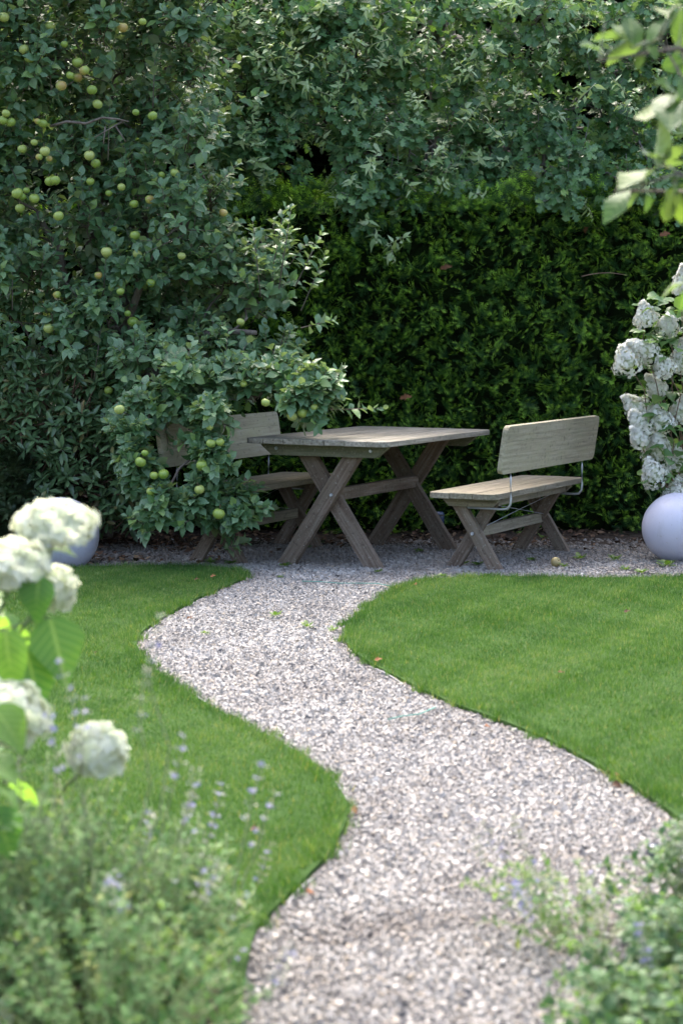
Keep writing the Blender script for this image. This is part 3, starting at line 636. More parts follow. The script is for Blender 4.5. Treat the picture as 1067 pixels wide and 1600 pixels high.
# ------------------------------------------------------------------ yew hedge
def make_hedge():
    t = thing('yew_hedge', 'tall clipped dark green yew hedge behind the table', 'hedge', (0, 13.5, 0))
    def front(x, z): return 13.06+.06*lown(x, z, 1.6, 2.)+.035*lown(x, z, 4.5, 7.)+.03*np.clip(z-1.7, 0, 1)-.05*np.clip(.5-z, 0, 1)*0
    HT = 2.18
    xs, ys, ds = [], [], []
    n = 5200; x = RNG.uniform(-.75, 2.75, n); z = RNG.uniform(.03, HT, n)
    n2 = 1300; x = np.concatenate([x, RNG.uniform(-3.2, -.6, n2)]); z = np.concatenate([z, RNG.uniform(.1, HT, n2)]); n = len(x)
    dep = RNG.random(n)**1.4*.2; y = front(x, z)+dep
    d = np.stack([RNG.normal(0, .7, n), -np.ones(n)*.7, RNG.normal(.45, .45, n)], 1)
    Nn = np.stack([RNG.normal(0, .35, n), RNG.normal(-.7, .3, n), np.full(n, .75)], 1)
    P = np.stack([x, y, z], 1); s = RNG.uniform(.075, .13, n)
    # top and upright shoots
    m = 1100; xt = RNG.uniform(-1.2, 2.75, m); Pt = np.stack([xt, RNG.uniform(13.05, 13.7, m), HT+RNG.uniform(-.08, .08, m)+.06*lown(xt, xt*.3, 2.)], 1)
    dt = np.stack([RNG.normal(0, .4, m), RNG.normal(-.3, .4, m), np.full(m, .8)], 1); Nt = np.stack([RNG.normal(0, .4, m), -np.ones(m)*.7, RNG.normal(.2, .3, m)], 1)
    P = np.concatenate([P, Pt]); R = np.concatenate([frames(d, Nn), frames(dt, Nt)]); s = np.concatenate([s, RNG.uniform(.08, .15, m)])
    foliage(t, 'sprig', YEW_L, P, R, s, M['yew'])
    # inner woody mass as a solid core, coloured near-black for the shade inside
    gx, gz = np.meshgrid(np.linspace(-3.3, 2.9, 90), np.linspace(-.02, HT-.05, 34)); V = np.stack([gx, front(gx, gz)+.19, gz], -1)
    Vb = V.copy(); Vb[..., 1] = 13.95; nx = 90; nz = 34
    allV = np.concatenate([V.reshape(-1, 3), Vb.reshape(-1, 3)])-np.array([0, 13.5, 0]); F = []; o = nx*nz
    for j in range(nz-1):
        for i in range(nx-1):
            a = j*nx+i; F.append((a, a+1, a+nx+1, a+nx)); F.append((o+a, o+a+nx, o+a+nx+1, o+a+1))
    for i in range(nx-1):
        a = (nz-1)*nx+i; F.append((a, a+1, o+a+1, o+a)); F.append((i+1, i, o+i, o+i+1))
    for j in range(nz-1):
        a = j*nx; F.append((a, a+nx, o+a+nx, o+a)); b = a+nx-1; F.append((b+nx, b, o+b, o+b+nx))
    m_, nn, p, out = nodes('yew_inner_shade'); zn = noise(nn, 26, 6, .7); r = ramp(nn, [(.35, (.006, .008, .004)), (.6, (.012, .022, .007)), (.8, (.02, .03, .01))]); nn.links.new(zn.outputs[0], r.inputs[0]); nn.links.new(r.outputs[0], p.inputs['Base Color']); p.inputs['Roughness'].default_value = 1; p.inputs['Specular IOR Level'].default_value = 0; bump(nn, p, zn.outputs[0], 1, .08)
    link('shaded_core', mesh_np('shaded_core', allV, F, m_), t)
    for i in range(12):
        x0 = -2.9+i*.5+random.uniform(-.1, .1); V, F = tube(curve_pts((x0, -.15, -.02), (x0+random.uniform(-.1, .1), -.1, .6), 0, .04, 5), np.linspace(.025, .016, 5), 7); link('stem', mesh_np('stem', V, F, M['dark_bark']), t)
make_hedge()

# ------------------------------------------------------------------ tree builder
def clump_shoots(C, r, nsh, front=.5, up=.45, n_face=None):
    """shoots around clump centres C (n,3) with radii r"""
    n = len(C); d = norm(RNG.normal(0, 1, (n, nsh, 3))+np.array([0, -front, up*.6])); rr = r[:, None]
    st = C[:, None]+d*(rr*RNG.uniform(.1, .65, (n, nsh)))[..., None]*np.array([1, .9, .8])
    dd = norm(d*.8+np.array([0, -.15, up])+RNG.normal(0, .35, (n, nsh, 3)))
    ln = rr*RNG.uniform(.5, 1., (n, nsh)); return st.reshape(-1, 3), dd.reshape(-1, 3), ln.reshape(-1)
def twigs_mass(owner, st, d, ln, mat, r=.0028, every=1):
    off = np.array(owner.location); L = []
    for i in range(0, len(st), every):
        a = st[i]-d[i]*ln[i]*.25-off; b = st[i]+d[i]*ln[i]-off; L.append(tube(np.stack([a, (a+b)/2, b]), [r*1.6, r*1.2, r*.6], 3))
    return tag(link('twigs', tubes_mesh('twigs', L, mat), owner), kind='stuff')
def limb(owner, pts, rad, mat, name='branch', sides=8):
    off = np.array(owner.location); V, F = tube(np.asarray(pts)-off, rad, sides); return link(name, mesh_np(name, V, F, mat), owner)

# ------------------------------------------------------------------ apple tree
def make_apple_tree():
    base = np.array([-1.6, 12.75, 0]); t = thing('apple_tree', 'large spreading apple tree hung with green apples over the bench', 'apple tree', base)
    trunk = curve_pts(base-np.array([0, 0, .05]), base+np.array([.1, -.05, 1.15]), 0, .03, 6); limb(t, trunk, np.linspace(.12, .09, 6), M['apple_bark'], 'trunk', 12)
    top = trunk[-1]; LB = []
    for (px, py, Y, r0) in ((60, 330, 12.3, .06), (180, 120, 12.5, .065), (300, 60, 12.6, .055), (330, 330, 12.2, .05), (400, 520, 11.8, .05), (300, 620, 11.4, .045), (60, 40, 12.5, .05), (230, 420, 12.0, .05), (40, 560, 12.2, .05), (430, 610, 11.5, .04)):
        P = curve_pts(top+RNG.normal(0, .03, 3)-np.array([0, 0, random.uniform(0, .35)]), at(px, py, Y), 0, .035, 8, .08); limb(t, P, np.linspace(r0, .014, 8), M['apple_bark']); LB.append(P)
    nodes_ = np.concatenate(LB)
    # clumps of leafy shoots: where the crown is
    C, r = [], []
    def edge(py):
        return np.interp(py, [-200, 0, 150, 220, 300, 350, 420, 500, 560, 620, 660], [330, 320, 330, 335, 345, 385, 455, 465, 475, 480, 450])
    def depth(px, py):
        low = np.clip((py-520)/120, 0, 1)*np.clip((px-180)/80, 0, 1); return 12.15-.75*low-.12*np.clip((px-330)/100, 0, 1)
    for py in np.arange(-70, 660, 62):
        e = edge(py)-30
        for px in np.arange(-50, e+20, 68):
            q = (min(px+random.uniform(-24, 24), e), py+random.uniform(-22, 22)); 
            if py > 560 and px < 190: continue
            hole = ((q[0]-50)/60)**2+((q[1]-340)/30)**2
            if hole < 1: continue
            C.append(at(*q, depth(*q)+random.uniform(-.2, .34))); r.append(random.uniform(.19, .29))
    for px, py in ((205, 690), (215, 725), (225, 760), (245, 790), (222, 745), (318, 690), (332, 655), (340, 720), (320, 765), (300, 800), (345, 795), (378, 795), (335, 820), (365, 815), (245, 815), (460, 630), (485, 640), (490, 610), (505, 625)):
        C.append(at(px+random.uniform(-8, 8), py, 11.22+random.uniform(-.08, .1))); r.append(random.uniform(.09, .135))
    for px, py in ((285, 600), (320, 625), (360, 600), (400, 620), (265, 640), (300, 655), (440, 600), (220, 650)): C.append(at(px, py, 11.42+random.uniform(-.08, .1))); r.append(random.uniform(.14, .19))
    nf = len(C)
    for i in range(66):                                    # the depth of the crown, and its top above the frame
        px, py = random.uniform(-160, 330), random.uniform(-120, 560); C.append(at(px, py, random.uniform(12.45, 13.0))); r.append(random.uniform(.28, .36))
    for i in range(26):
        a = random.uniform(0, 6.28); q = math.sqrt(random.random()); C.append(np.array([-1.75+1.5*q*math.cos(a), 12.6+.65*q*math.sin(a), random.uniform(3.5, 4.15)])); r.append(random.uniform(.3, .4))
    for i in range(22):                                    # the side of the crown beyond the frame
        C.append(np.array([random.uniform(-3.3, -2.2), random.uniform(11.9, 13), random.uniform(1.2, 4.)])); r.append(.36)
    C, r = np.array(C), np.array(r)
    for i in range(len(C)):
        j = np.argmin(np.linalg.norm(nodes_-C[i]+np.array([0, 0, .1]), axis=1))
        if i < nf and np.linalg.norm(nodes_[j]-C[i]) > .1: nodes_, nd_ = np.concatenate([nodes_, C[i:i+1]]), nodes_[j]; limb(t, curve_pts(nd_, C[i], 0, .05, 5, .06), np.linspace(.01, .005, 5), M['apple_bark'], 'branch', 5)
    s1, d1, l1 = clump_shoots(C[:nf], r[:nf], 17, .65, .75); s2, d2, l2 = clump_shoots(C[nf:], r[nf:], 10, .2, .5)
    ex = [((440, 425), (456, 318), 11.75), ((405, 440), (395, 345), 11.8), ((470, 430), (503, 362), 11.75), ((478, 468), (508, 398), 11.7), ((430, 400), (440, 350), 11.8), ((520, 640), (596, 638), 11.35), ((500, 600), (535, 575), 11.5), ((150, 575), (160, 500), 11.9), ((330, 300), (372, 255), 12.), ((480, 510), (520, 500), 11.65), ((20, 470), (20, 410), 11.9), ((300, 380), (310, 310), 11.95), ((170, 230), (172, 150), 12.), ((240, 150), (243, 75), 12.), ((345, 860), (385, 845), 11.2), ((80, 130), (76, 60), 12.)]
    e0 = np.array([at(*a, Y) for a, b, Y in ex]); e1 = np.array([at(*b, Y) for a, b, Y in ex])
    A = [shoots(s1, d1, l1*1.1, 11, .082, .75, (10, 55), .06, .4, .35), shoots(s2, d2, l2, 9, .085, .75, (10, 55), .05, .4, .35), shoots(e0, e1-e0, np.linalg.norm(e1-e0, axis=1), 15, .074, .5, (20, 60), 0, .3)]
    P, R, s = (np.concatenate([a[i] for a in A]) for i in range(3))
    foliage(t, 'leaf', APPLE_L, P, R, s, M['apple_leaf'])
    twigs_mass(t, np.concatenate([s1, e0]), np.concatenate([d1, norm(e1-e0)]), np.concatenate([l1, np.linalg.norm(e1-e0, axis=1)]), M['apple_bark'])
    limb(t, [at(80, 197, 11.95), at(105, 190, 11.85), at(135, 193, 11.78), at(160, 184, 11.75), at(182, 186, 11.74), at(202, 190, 11.74)], [.009, .008, .0075, .007, .006, .003], M['apple_bark'])
    for a, b in (((195, 188), (148, 215)), ((180, 195), (197, 222)), ((165, 198), (162, 225))): limb(t, [at(*a, 11.75), at(*b, 11.74)], [.006, .003], M['apple_bark'], 'dead_twig', 5)
    # apples
    bm = bmesh.new(); bmesh.ops.create_uvsphere(bm, u_segments=20, v_segments=14, radius=1)
    for v in bm.verts:
        z = v.co.z; rr = math.hypot(v.co.x, v.co.y); w_ = 1+.05*z-.03*z*z; v.co.x *= w_; v.co.y *= w_
        if z > 0: v.co.z = z*.92-.28*math.exp(-(rr/.3)**2)
        else: v.co.z = z*.9+.14*math.exp(-(rr/.2)**2)
    ame = bpy.data.meshes.new('apple'); bm.to_mesh(ame); bm.free(); ame.polygons.foreach_set('use_smooth', [True]*len(ame.polygons)); ame.materials.append(M['apple'])
    ame.transform(Matrix.Scale(.036, 4))
    V, F = tube([(0, 0, .02), (.002, 0, .035), (.006, .002, .055)], [.0016, .0013, .0018], 5); sme = mesh_np('stalk', V, F, M['woody_stem'])
    V, F = tube([(0, 0, -.03), (0, 0, -.0335)], [.006, .003], 6); cme = mesh_np('calyx', V, F, M['woody_stem'])
    Z = 1.976; pts = [(x/Z, y/Z) for x, y in ((13, 53), (157, 80), (75, 152), (92, 182), (122, 178), (200, 137), (240, 193), (380, 85), (441, 67), (262, 218), (218, 233), (240, 240), (285, 278), (190, 265), (472, 358), (20, 350), (10, 372), (35, 378), (118, 375), (134, 382), (107, 440), (70, 460), (140, 467), (122, 485), (153, 490), (277, 480), (297, 505), (280, 560), (172, 557), (155, 560), (55, 597), (83, 588), (70, 608), (107, 613), (63, 643), (182, 667), (337, 597), (376, 578), (415, 630), (464, 616), (540, 533), (500, 540), (420, 347), (302, 322), (690, 657), (425, 785), (418, 727), (330, 778), (467, 873), (373, 900), (305, 850), (177, 910), (395, 968))]
    pts += [(376, 503), (352, 573), (383, 577), (381, 600), (415, 629), (456, 650), (473, 645), (491, 636), (330, 693), (344, 691), (328, 667), (316, 727), (220, 722), (227, 708), (241, 743), (256, 741), (236, 768), (312, 765), (342, 803), (170, 610), (187, 640), (77, 513), (208, 503), (284, 400)]
    for i, (px, py) in enumerate(pts):
        Y = depth(px, py)-random.uniform(.2, .34) if py < 640 else 11.06
        p = at(px, py, Y)-base; o = link('apple', ame, t); sc = random.choice((.6, .7, .8, .85, .92))*random.uniform(.92, 1.05)
        if py > 640 and px > 400: p = at(px, py, 11.12)-base
        o.location = p; o.rotation_euler = (random.uniform(-.4, .4), random.uniform(-.4, .4), random.uniform(0, 6.28)); o.scale = (sc,)*3
        link('stalk', sme, o); link('calyx', cme, o)
make_apple_tree()

# ------------------------------------------------------------------ oaks behind the hedge
def make_oak(name, label, base, trunk_top, clumps, fill, limbs, bark, rad, pale, seed, parts=300):
    base = np.array(base); t = thing(name, label, 'oak tree', base, 0, 'oak trees behind the hedge')
    tr = curve_pts(base-np.array([0, 0, .05]), np.array(trunk_top), 0, .012, 9); limb(t, tr, np.linspace(rad, rad*.6, 9), bark, 'trunk', 14)
    C = [at(px+random.uniform(-12, 12), py+random.uniform(-10, 10), Y) for px, py, Y, _ in clumps]; r = [q[3] for q in clumps]
    nf = len(C)
    for c, rr in fill: C.append(np.array(c)); r.append(rr)
    C, r = np.array(C), np.array(r); ns = [tr]
    for px, py, Y, r0 in limbs:
        q = at(px, py, Y); j = np.argmin(np.abs(tr[:, 2]-(q[2]-.35))); P = curve_pts(tr[j], q, 0, .05, 7, .06); limb(t, P, np.linspace(r0, .01, 7), bark); ns.append(P)
    ns = np.concatenate(ns)
    for i in range(nf):
        j = np.argmin(np.linalg.norm(ns-C[i], axis=1))
        if np.linalg.norm(ns[j]-C[i]) > .15: limb(t, curve_pts(ns[j], C[i], 0, .06, 5, .08), np.linspace(.012, .005, 5), bark, 'branch', 5)
    s1, d1, l1 = clump_shoots(C[:nf], r[:nf], 15, .55, .3); A = [shoots(s1, d1, l1*.8, 8, .1, .8, (10, 50), .12, .4, .3)]
    if len(C) > nf:
        s2, d2, l2 = clump_shoots(C[nf:], r[nf:], 9, .2, .3); A.append(shoots(s2, d2, l2, 8, .115, .8, (10, 50), .1, .4, .3))
    P, R, s = (np.concatenate([a[i] for a in A]) for i in range(3)); foliage(t, 'leaf', OAK_L, P, R, s, M['oak_leaf'], parts=parts)
    twigs_mass(t, s1, d1, l1, bark, .003, 2)
    # pale curled late shoots
    e0, e1 = [], []
    for px, py, Y, dx, dy in pale: e0.append(at(px, py, Y)); e1.append(at(px+dx, py+dy, Y-.05))
    k = RNG.choice(len(s1), min(len(s1), 75), replace=False)
    e0 = np.concatenate([np.array(e0), s1[k]+d1[k]*l1[k][:, None]*.6]); q = norm(d1[k]+np.array([0, -.5, .2])); e1 = np.concatenate([np.array(e1), e0[-len(k):]+q*.16])
    ln = np.linalg.norm(e1-e0, axis=1); P, R, s = shoots(e0, e1-e0, ln, 12, .055, .6, (10, 55), .1, .5, .5)
    foliage(t, 'young_leaf', YOUNG_L, P, R, s, M['oak_young'], 'young_foliage', 150)
    off = base; tag(link('young_stems', tubes_mesh('young_stems', [tube(np.stack([a-off, b-off]), [.003, .0015], 4) for a, b in zip(e0, e1)], M['pale_stem']), t), kind='stuff')
    return t
rnd = random.uniform
cl = []
for (px, py) in ((560, 30), (620, 20), (690, 30), (750, 20), (830, 25), (900, 30), (980, 20), (1050, 40), (600, 100), (660, 110), (740, 90), (800, 100), (870, 100), (940, 90), (1010, 110), (1070, 100), (580, 170), (720, 160), (790, 170), (850, 180), (920, 170), (990, 190), (1060, 180), (560, 240), (640, 230), (720, 230), (770, 250), (900, 250), (960, 240), (1030, 260), (550, 300), (600, 290), (660, 290), (640, 330), (580, 340), (620, 375), (760, 290), (880, 300), (940, 290), (1000, 300), (1060, 300), (690, 270), (850, 240)):
    cl.append((px, py, 13.25+rnd(-.15, .35)+(0 if py < 220 else -.05), rnd(.2, .28)))
fl = [((rnd(-.2, 3.2), rnd(13.9, 15.4), rnd(2.3, 4.2)), rnd(.35, .5)) for i in range(42)]+[((rnd(-.2, 3.), rnd(13.4, 15.), rnd(3.8, 4.7)), rnd(.4, .5)) for i in range(24)]
pl = [(500+0, 0, 13.1, 40, 30)]
pl = [(600, 385, 12.95, 40, -20), (610, 380, 12.95, 5, 25), (690, 130, 13., 50, -25), (720, 200, 13., 30, -40), (800, 170, 13., 10, -40), (760, 190, 13., 25, 30), (860, 300, 13., 35, -20), (905, 310, 13., 20, 25), (930, 130, 13., -30, 30), (960, 160, 13., 35, 10), (580, 230, 13., 25, -35), (610, 60, 13.1, -45, 15), (640, 40, 13.1, 30, -30), (880, 60, 13.1, 40, -25), (980, 150, 13., -25, -30), (740, 120, 13., -30, -30), (650, 300, 12.95, -30, -30), (840, 110, 13., 30, -30)]
make_oak('oak_tree', 'leafy oak with grey trunk rising behind the hedge beside the right bench', (.78, 14.75, 0), (.72, 14.7, 5.2), cl, fl, ((560, 120, 13.6, .035), (820, 60, 13.6, .04), (960, 200, 13.5, .035), (640, 280, 13.4, .03), (900, 280, 13.4, .03), (700, 20, 13.8, .04), (1040, 90, 13.6, .04)), M['oak_bark'], .16, pl, 1)
cl = []
for (px, py) in ((360, 20), (420, 15), (490, 20), (540, 10), (340, 80), (400, 80), (460, 75), (520, 70), (370, 140), (430, 130), (490, 130), (550, 130), (360, 190), (420, 190), (520, 190), (380, 240), (350, 300), (370, 270), (400, 220), (540, 210), (480, 30), (430, 250)):
    cl.append((px, py, 13.2+rnd(-.1, .35), rnd(.19, .26)))
fl = [((rnd(-2.4, .1), rnd(13.9, 15.2), rnd(2.9, 4.2)), rnd(.35, .48)) for i in range(22)]+[((rnd(-2.8, .1), rnd(13.5, 15.), rnd(3.8, 4.7)), rnd(.4, .5)) for i in range(22)]
pl = [(470, 110, 12.95, 40, -35), (500, 95, 12.95, 35, -30), (520, 120, 12.95, 35, -15), (455, 130, 12.95, -30, -25), (490, 140, 12.95, 30, 10), (540, 85, 12.95, 20, -40), (430, 100, 12.95, -20, -40), (500, 60, 12.95, -20, -30), (470, 85, 12.95, -30, -20), (415, 255, 13., -5, 30), (550, 150, 13., 20, 25), (530, 60, 12.95, 40, 5)]
make_oak('oak_tree', 'darker oak with blackish trunk behind the apple tree', (-.72, 14.6, 0), (-.78, 14.6, 5.2), cl, fl, ((400, 60, 13.5, .035), (520, 60, 13.5, .035), (380, 230, 13.4, .025), (460, 140, 13.5, .03)), M['dark_bark'], .11, pl, 2)

# ------------------------------------------------------------------ dark conifers far behind
def spruce_meshes(h):
    nb = 170; z = np.sort(RNG.uniform(.3, h*.97, nb)); a = RNG.uniform(0, 6.28, nb); ln = (1-z/h)**.8*1.7+.25
    Ps, Ds, Ns, ss, LT = [], [], [], [], []
    for i in range(nb):
        u = np.array([math.cos(a[i]), math.sin(a[i]), -.25]); st = np.array([0, 0, z[i]]); LT.append(tube(np.stack([st, st+u*ln[i]]), [.015, .004], 4))
        for q in np.linspace(.25, 1, int(3+ln[i]*2.2)):
            for sgn in (-1, 0, 1):
                Ps.append(st+u*ln[i]*q); Ds.append(u*.8+np.array([-u[1], u[0], 0])*sgn*.8+np.array([0, 0, rnd(-.5, -.1)])); Ns.append(np.array([0, 0, 1])+RNG.normal(0, .2, 3)); ss.append(rnd(.45, .7))
    n = len(Ps); f = dict(owner=None, shapes=SPRUCE_L, P=np.array(Ps), R=frames(np.array(Ds), np.array(Ns)), s=np.array(ss), k=RNG.integers(0, 3, n), r=RNG.random(n), mat=M['spruce'])
    V, F = tube([(0, 0, -.05), (.02, 0, h*.5), (0, 0, h)], [.16, .1, .02], 10)
    return mesh_np('trunk', V, F, M['dark_bark']), tubes_mesh('branches', LT, M['dark_bark']), batch_mesh('foliage', f, np.ones(n, bool))
KINDS_OF_SPRUCE = [spruce_meshes(6.3), spruce_meshes(5.9)]
def make_spruce(i, x, y, h):
    t = thing('spruce_tree', 'dark drooping spruce in the row behind the oaks', 'spruce tree', (x, y, 0), i*2.1, 'dark spruces behind the oaks'); tm, bm_, fm = KINDS_OF_SPRUCE[i % 2]
    link('trunk', tm, t); tag(link('branches', bm_, t), kind='stuff'); tag(link('foliage', fm, t), kind='stuff')
for i, q in enumerate(((-4.6, 17.4, 8), (-2.9, 16.9, 7.6), (-1.3, 17.2, 8.2), (.2, 16.8, 7.8), (1.7, 17.3, 8.3), (3.2, 16.9, 7.7), (4.8, 17.4, 8.1), (-3.7, 18.7, 8.3), (-2.1, 18.9, 8.), (-.5, 18.7, 8.4), (1., 18.9, 8.), (2.5, 18.7, 8.2), (4., 18.9, 8.))): make_spruce(i, *q)

# ------------------------------------------------------------------ dark evergreen shrub and small conifer at the left
def make_shrub():
    base = np.array([-1.95, 12.55, .01]); t = thing('rhododendron', 'dark rhododendron with narrow glossy leaves under the apple tree', 'shrub', base)
    n = 760; px, py = RNG.uniform(-110, 225, n), RNG.uniform(550, 825, n); Y = 11.9+.7*RNG.random(n)**1.5
    tips = np.array([at(a, b, c) for a, b, c in zip(px, py, Y)]); tips = tips[(tips[:, 2] > .12)]; n = len(tips)
    d = norm(np.stack([RNG.normal(0, .5, n), RNG.normal(-.5, .35, n), RNG.uniform(.2, 1, n)], 1))
    P, R, s = shoots(tips-d*.05, d, np.full(n, .05), 8, .085, .5, (5, 40), .02, .25, .2); foliage(t, 'leaf', RHODO_L, P, R, s, M['rhodo_leaf'])
    L = []
    for i in range(0, n, 2):
        b = tips[i]-d[i]*.05-base; a = np.array([rnd(-.3, .3), rnd(-.1, .2), 0]); L.append(tube(curve_pts(a, b, 0, .05, 6, .1), np.linspace(.012, .004, 6), 5))
    for q in L[:40]: link('stem', mesh_np('stem', *q, M['grey_stem']), t)
    tag(link('twigs', tubes_mesh('twigs', L[40:], M['woody_stem']), t), kind='stuff')
make_shrub()
def make_small_conifer():
    base = np.array([-2.1, 11.95, 0.0]); t = thing('dwarf_conifer', 'low bushy blue-green conifer beside the dark rhododendron', 'conifer', base)
    n = 900; a = RNG.uniform(0, 6.28, n); z = RNG.uniform(.03, .62, n); rr = .3*np.sqrt(np.clip(1-(z/.68)**2, .05, 1))*RNG.uniform(.5, 1, n)
    P = base+np.stack([rr*np.cos(a), rr*np.sin(a), z], 1); d = np.stack([np.cos(a), np.sin(a), RNG.uniform(.1, .9, n)], 1)
    foliage(t, 'sprig', YEW_L, P, frames(d, np.array([0, 0, 1])+RNG.normal(0, .3, (n, 3))), RNG.uniform(.07, .12, n), M['spruce'])
    limb(t, [base, base+np.array([0, 0, .5])], [.03, .01], M['dark_bark'], 'trunk')
make_small_conifer()

# ------------------------------------------------------------------ hydrangeas
PET = None
def petal_shape():
    V, F, T = [], [], []
    for k in range(4):
        a = k*math.pi/2+.3; c, s = math.cos(a), math.sin(a); o = len(V)
        for x, y, z in ((0, 0, 0), (.55, -.42, .12), (1, 0, .02), (.55, .42, .12)): V.append((x*c-y*s, x*s+y*c, z)); T.append(x)
        F += [(o, o+1, o+2), (o, o+2, o+3)]
    return np.array(V, float), np.array(F), np.array(T)
PET = petal_shape()
def flower_head(owner, c, rx, rz, up, cone, mat, nfl, fs, stem_from=None, stem_mat=None, stem_r=.003):
    """dome (cone=0) or cone-shaped panicle of four-petalled florets round the axis up"""
    c = np.asarray(c, float); off = np.array(owner.location); up = norm(np.asarray(up, float))
    A = norm(np.cross(up, np.array([.3, 1, .1]))); B = np.cross(up, A)
    u = RNG.uniform(-.75 if cone else -.95, 1, nfl); th = RNG.uniform(0, 6.28, nfl)
    if cone: rad = rx*np.clip((1.05-u)/1.5, .06, 1)**.75*np.where(u < -.45, .85, 1); hz = u*rz
    else: rad = rx*np.sqrt(np.clip(1-u*u, 0, 1)); hz = np.where(u < 0, u*.55, u)*rz
    bump_ = 1+.12*np.sin(th*3+c[0]*50)*np.cos(u*5+c[2]*40)+.08*np.sin(th*7+u*6+c[2]*90)+RNG.normal(0, .07, nfl); rad = rad*bump_
    ro = A*np.cos(th)[:, None]+B*np.sin(th)[:, None]; P = c+ro*rad[:, None]+up*(hz*(1+.4*(bump_-1)))[:, None]
    Nn = norm(ro*(rad/rx)[:, None]+up*(u*.9+.15)[:, None])+RNG.normal(0, .28, (nfl, 3)); tg = norm(np.cross(Nn, RNG.normal(0, 1, (nfl, 3))))
    f = dict(owner=owner, shapes=[PET], P=P, R=frames(tg, Nn), s=fs*RNG.uniform(.75, 1.2, nfl), k=np.zeros(nfl, int), r=RNG.random(nfl), mat=mat)
    bm = bmesh.new(); bmesh.ops.create_icosphere(bm, subdivisions=2, radius=1)
    Rm = np.stack([A, B, up], 1)
    for v in bm.verts:
        q = np.array(v.co); sc = np.clip((1.05-q[2])/1.4, .1, 1) if cone else 1
        p = Rm@np.array([q[0]*rx*.6*sc, q[1]*rx*.6*sc, q[2]*rz*(.62 if q[2] > 0 or cone else .45)]); v.co = p+c-off
    h = bm_obj('flower_head', bm, M['inner_head'], owner, True)
    o = tag(link('florets', batch_mesh('florets', f, np.ones(nfl, bool)), h), kind='stuff')
    if stem_from is not None:
        V, F = tube(curve_pts(np.asarray(stem_from)-off, c-up*rz*.3-off, 0, .02, 7, .03), np.linspace(stem_r*1.6, stem_r, 7), 6); link('stem', mesh_np('stem', V, F, stem_mat), owner)
    return h
def annabelle():
    base = np.array([-.86, 4.3, .03]); t = thing('hydrangea', 'snowball hydrangea with rounded creamy white heads beside the catmint', 'hydrangea', base)
    heads = [(88, 822, 4.25, 62, 40, (.1, -.15, 1)), (22, 886, 4.15, 58, 44, (-.1, -.2, 1)), (82, 922, 4.4, 38, 42, (.4, -.3, .9)), (8, 1118, 3.95, 66, 56, (.3, -.3, 1)), (150, 1178, 4.05, 47, 52, (.3, -.2, 1)), (-8, 1592, 3.55, 26, 24, (.3, -.5, .8)), (-60, 960, 4.5, 60, 44, (0, 0, 1)), (-90, 830, 4.6, 60, 44, (0, 0, 1))]
    for px, py, Y, rx, ry, up in heads:
        k = Y/FPX*.92; flower_head(t, at(px, py, Y), rx*k, ry*k, up, 0, M['petal'], int(560*(rx/60)**2)+120, .0145, base+RNG.normal(0, .04, 3)*np.array([1, 1, 0]), M['stem'], .004)
    # leaves: (base px, tip px, depth, length, way its face looks)
    lv = [((62, 900), (52, 965), 4.1, (.1, -.9, .3)), ((78, 965), (105, 1062), 4.12, (.35, -.8, .4)), ((10, 985), (12, 1072), 4.0, (-.1, -.9, .4)), ((40, 1015), (70, 1105), 4.1, (.3, -.5, .5)), ((-10, 1105), (40, 1165), 3.85, (.1, -.6, .8)), ((25, 870), (82, 885), 4.2, (0, .3, 1)), ((0, 950), (40, 990), 4.2, (0, .5, 1)), ((15, 985), (48, 1045), 4.25, (0, .6, .9)), ((-10, 1262), (22, 1335), 3.7, (.2, -.8, .3)), ((-5, 1225), (35, 1260), 3.75, (.1, .2, 1)), ((-20, 1180), (30, 1215), 3.8, (0, -.3, 1)), ((75, 855), (118, 865), 4.3, (0, 0, 1)), ((-15, 925), (20, 945), 4.15, (0, .4, 1)), ((60, 1010), (20, 1000), 4.3, (0, .3, 1))]
    P = np.array([at(*a, Y) for a, b, Y, q in lv]); T = np.array([at(*b, Y-.03) for a, b, Y, q in lv]); Nn = np.array([q for *_, q in lv], float); s = np.linalg.norm(T-P, axis=1)*1.12
    R = frames(T-P, Nn)
    n = 60; P2 = np.stack([RNG.uniform(-1.25, -.78, n), RNG.uniform(3.9, 4.7, n), RNG.uniform(.15, .85, n)], 1); a = RNG.uniform(0, 6.28, n)
    D2 = np.stack([np.cos(a), np.sin(a), RNG.uniform(-.4, .2, n)], 1); P2 = P2[:]; N2 = np.array([0, 0, 1])+RNG.normal(0, .25, (n, 3))
    foliage(t, 'leaf', HYD_L, np.concatenate([P, P2]), np.concatenate([R, frames(D2, N2)]), np.concatenate([s, RNG.uniform(.09, .14, n)]), M['hyd_leaf'])
    for i in range(len(lv)):
        q = base+np.array([rnd(-.03, .05), rnd(-.03, .03), max(.1, P[i][2]-.12)]); V, F = tube(np.stack([q-base, P[i]-base]), [.003, .002], 5); link('leaf_stalk', mesh_np('leaf_stalk', V, F, M['stem']), t)
    for i in range(5):
        V, F = tube(curve_pts((rnd(-.08, .08), rnd(-.08, .08), -.02), (rnd(-.15, .15), rnd(-.1, .1), rnd(.5, .8)), 0, .03, 6), np.linspace(.006, .004, 6), 6); link('stem', mesh_np('stem', V, F, M['woody_stem']), t)
annabelle()
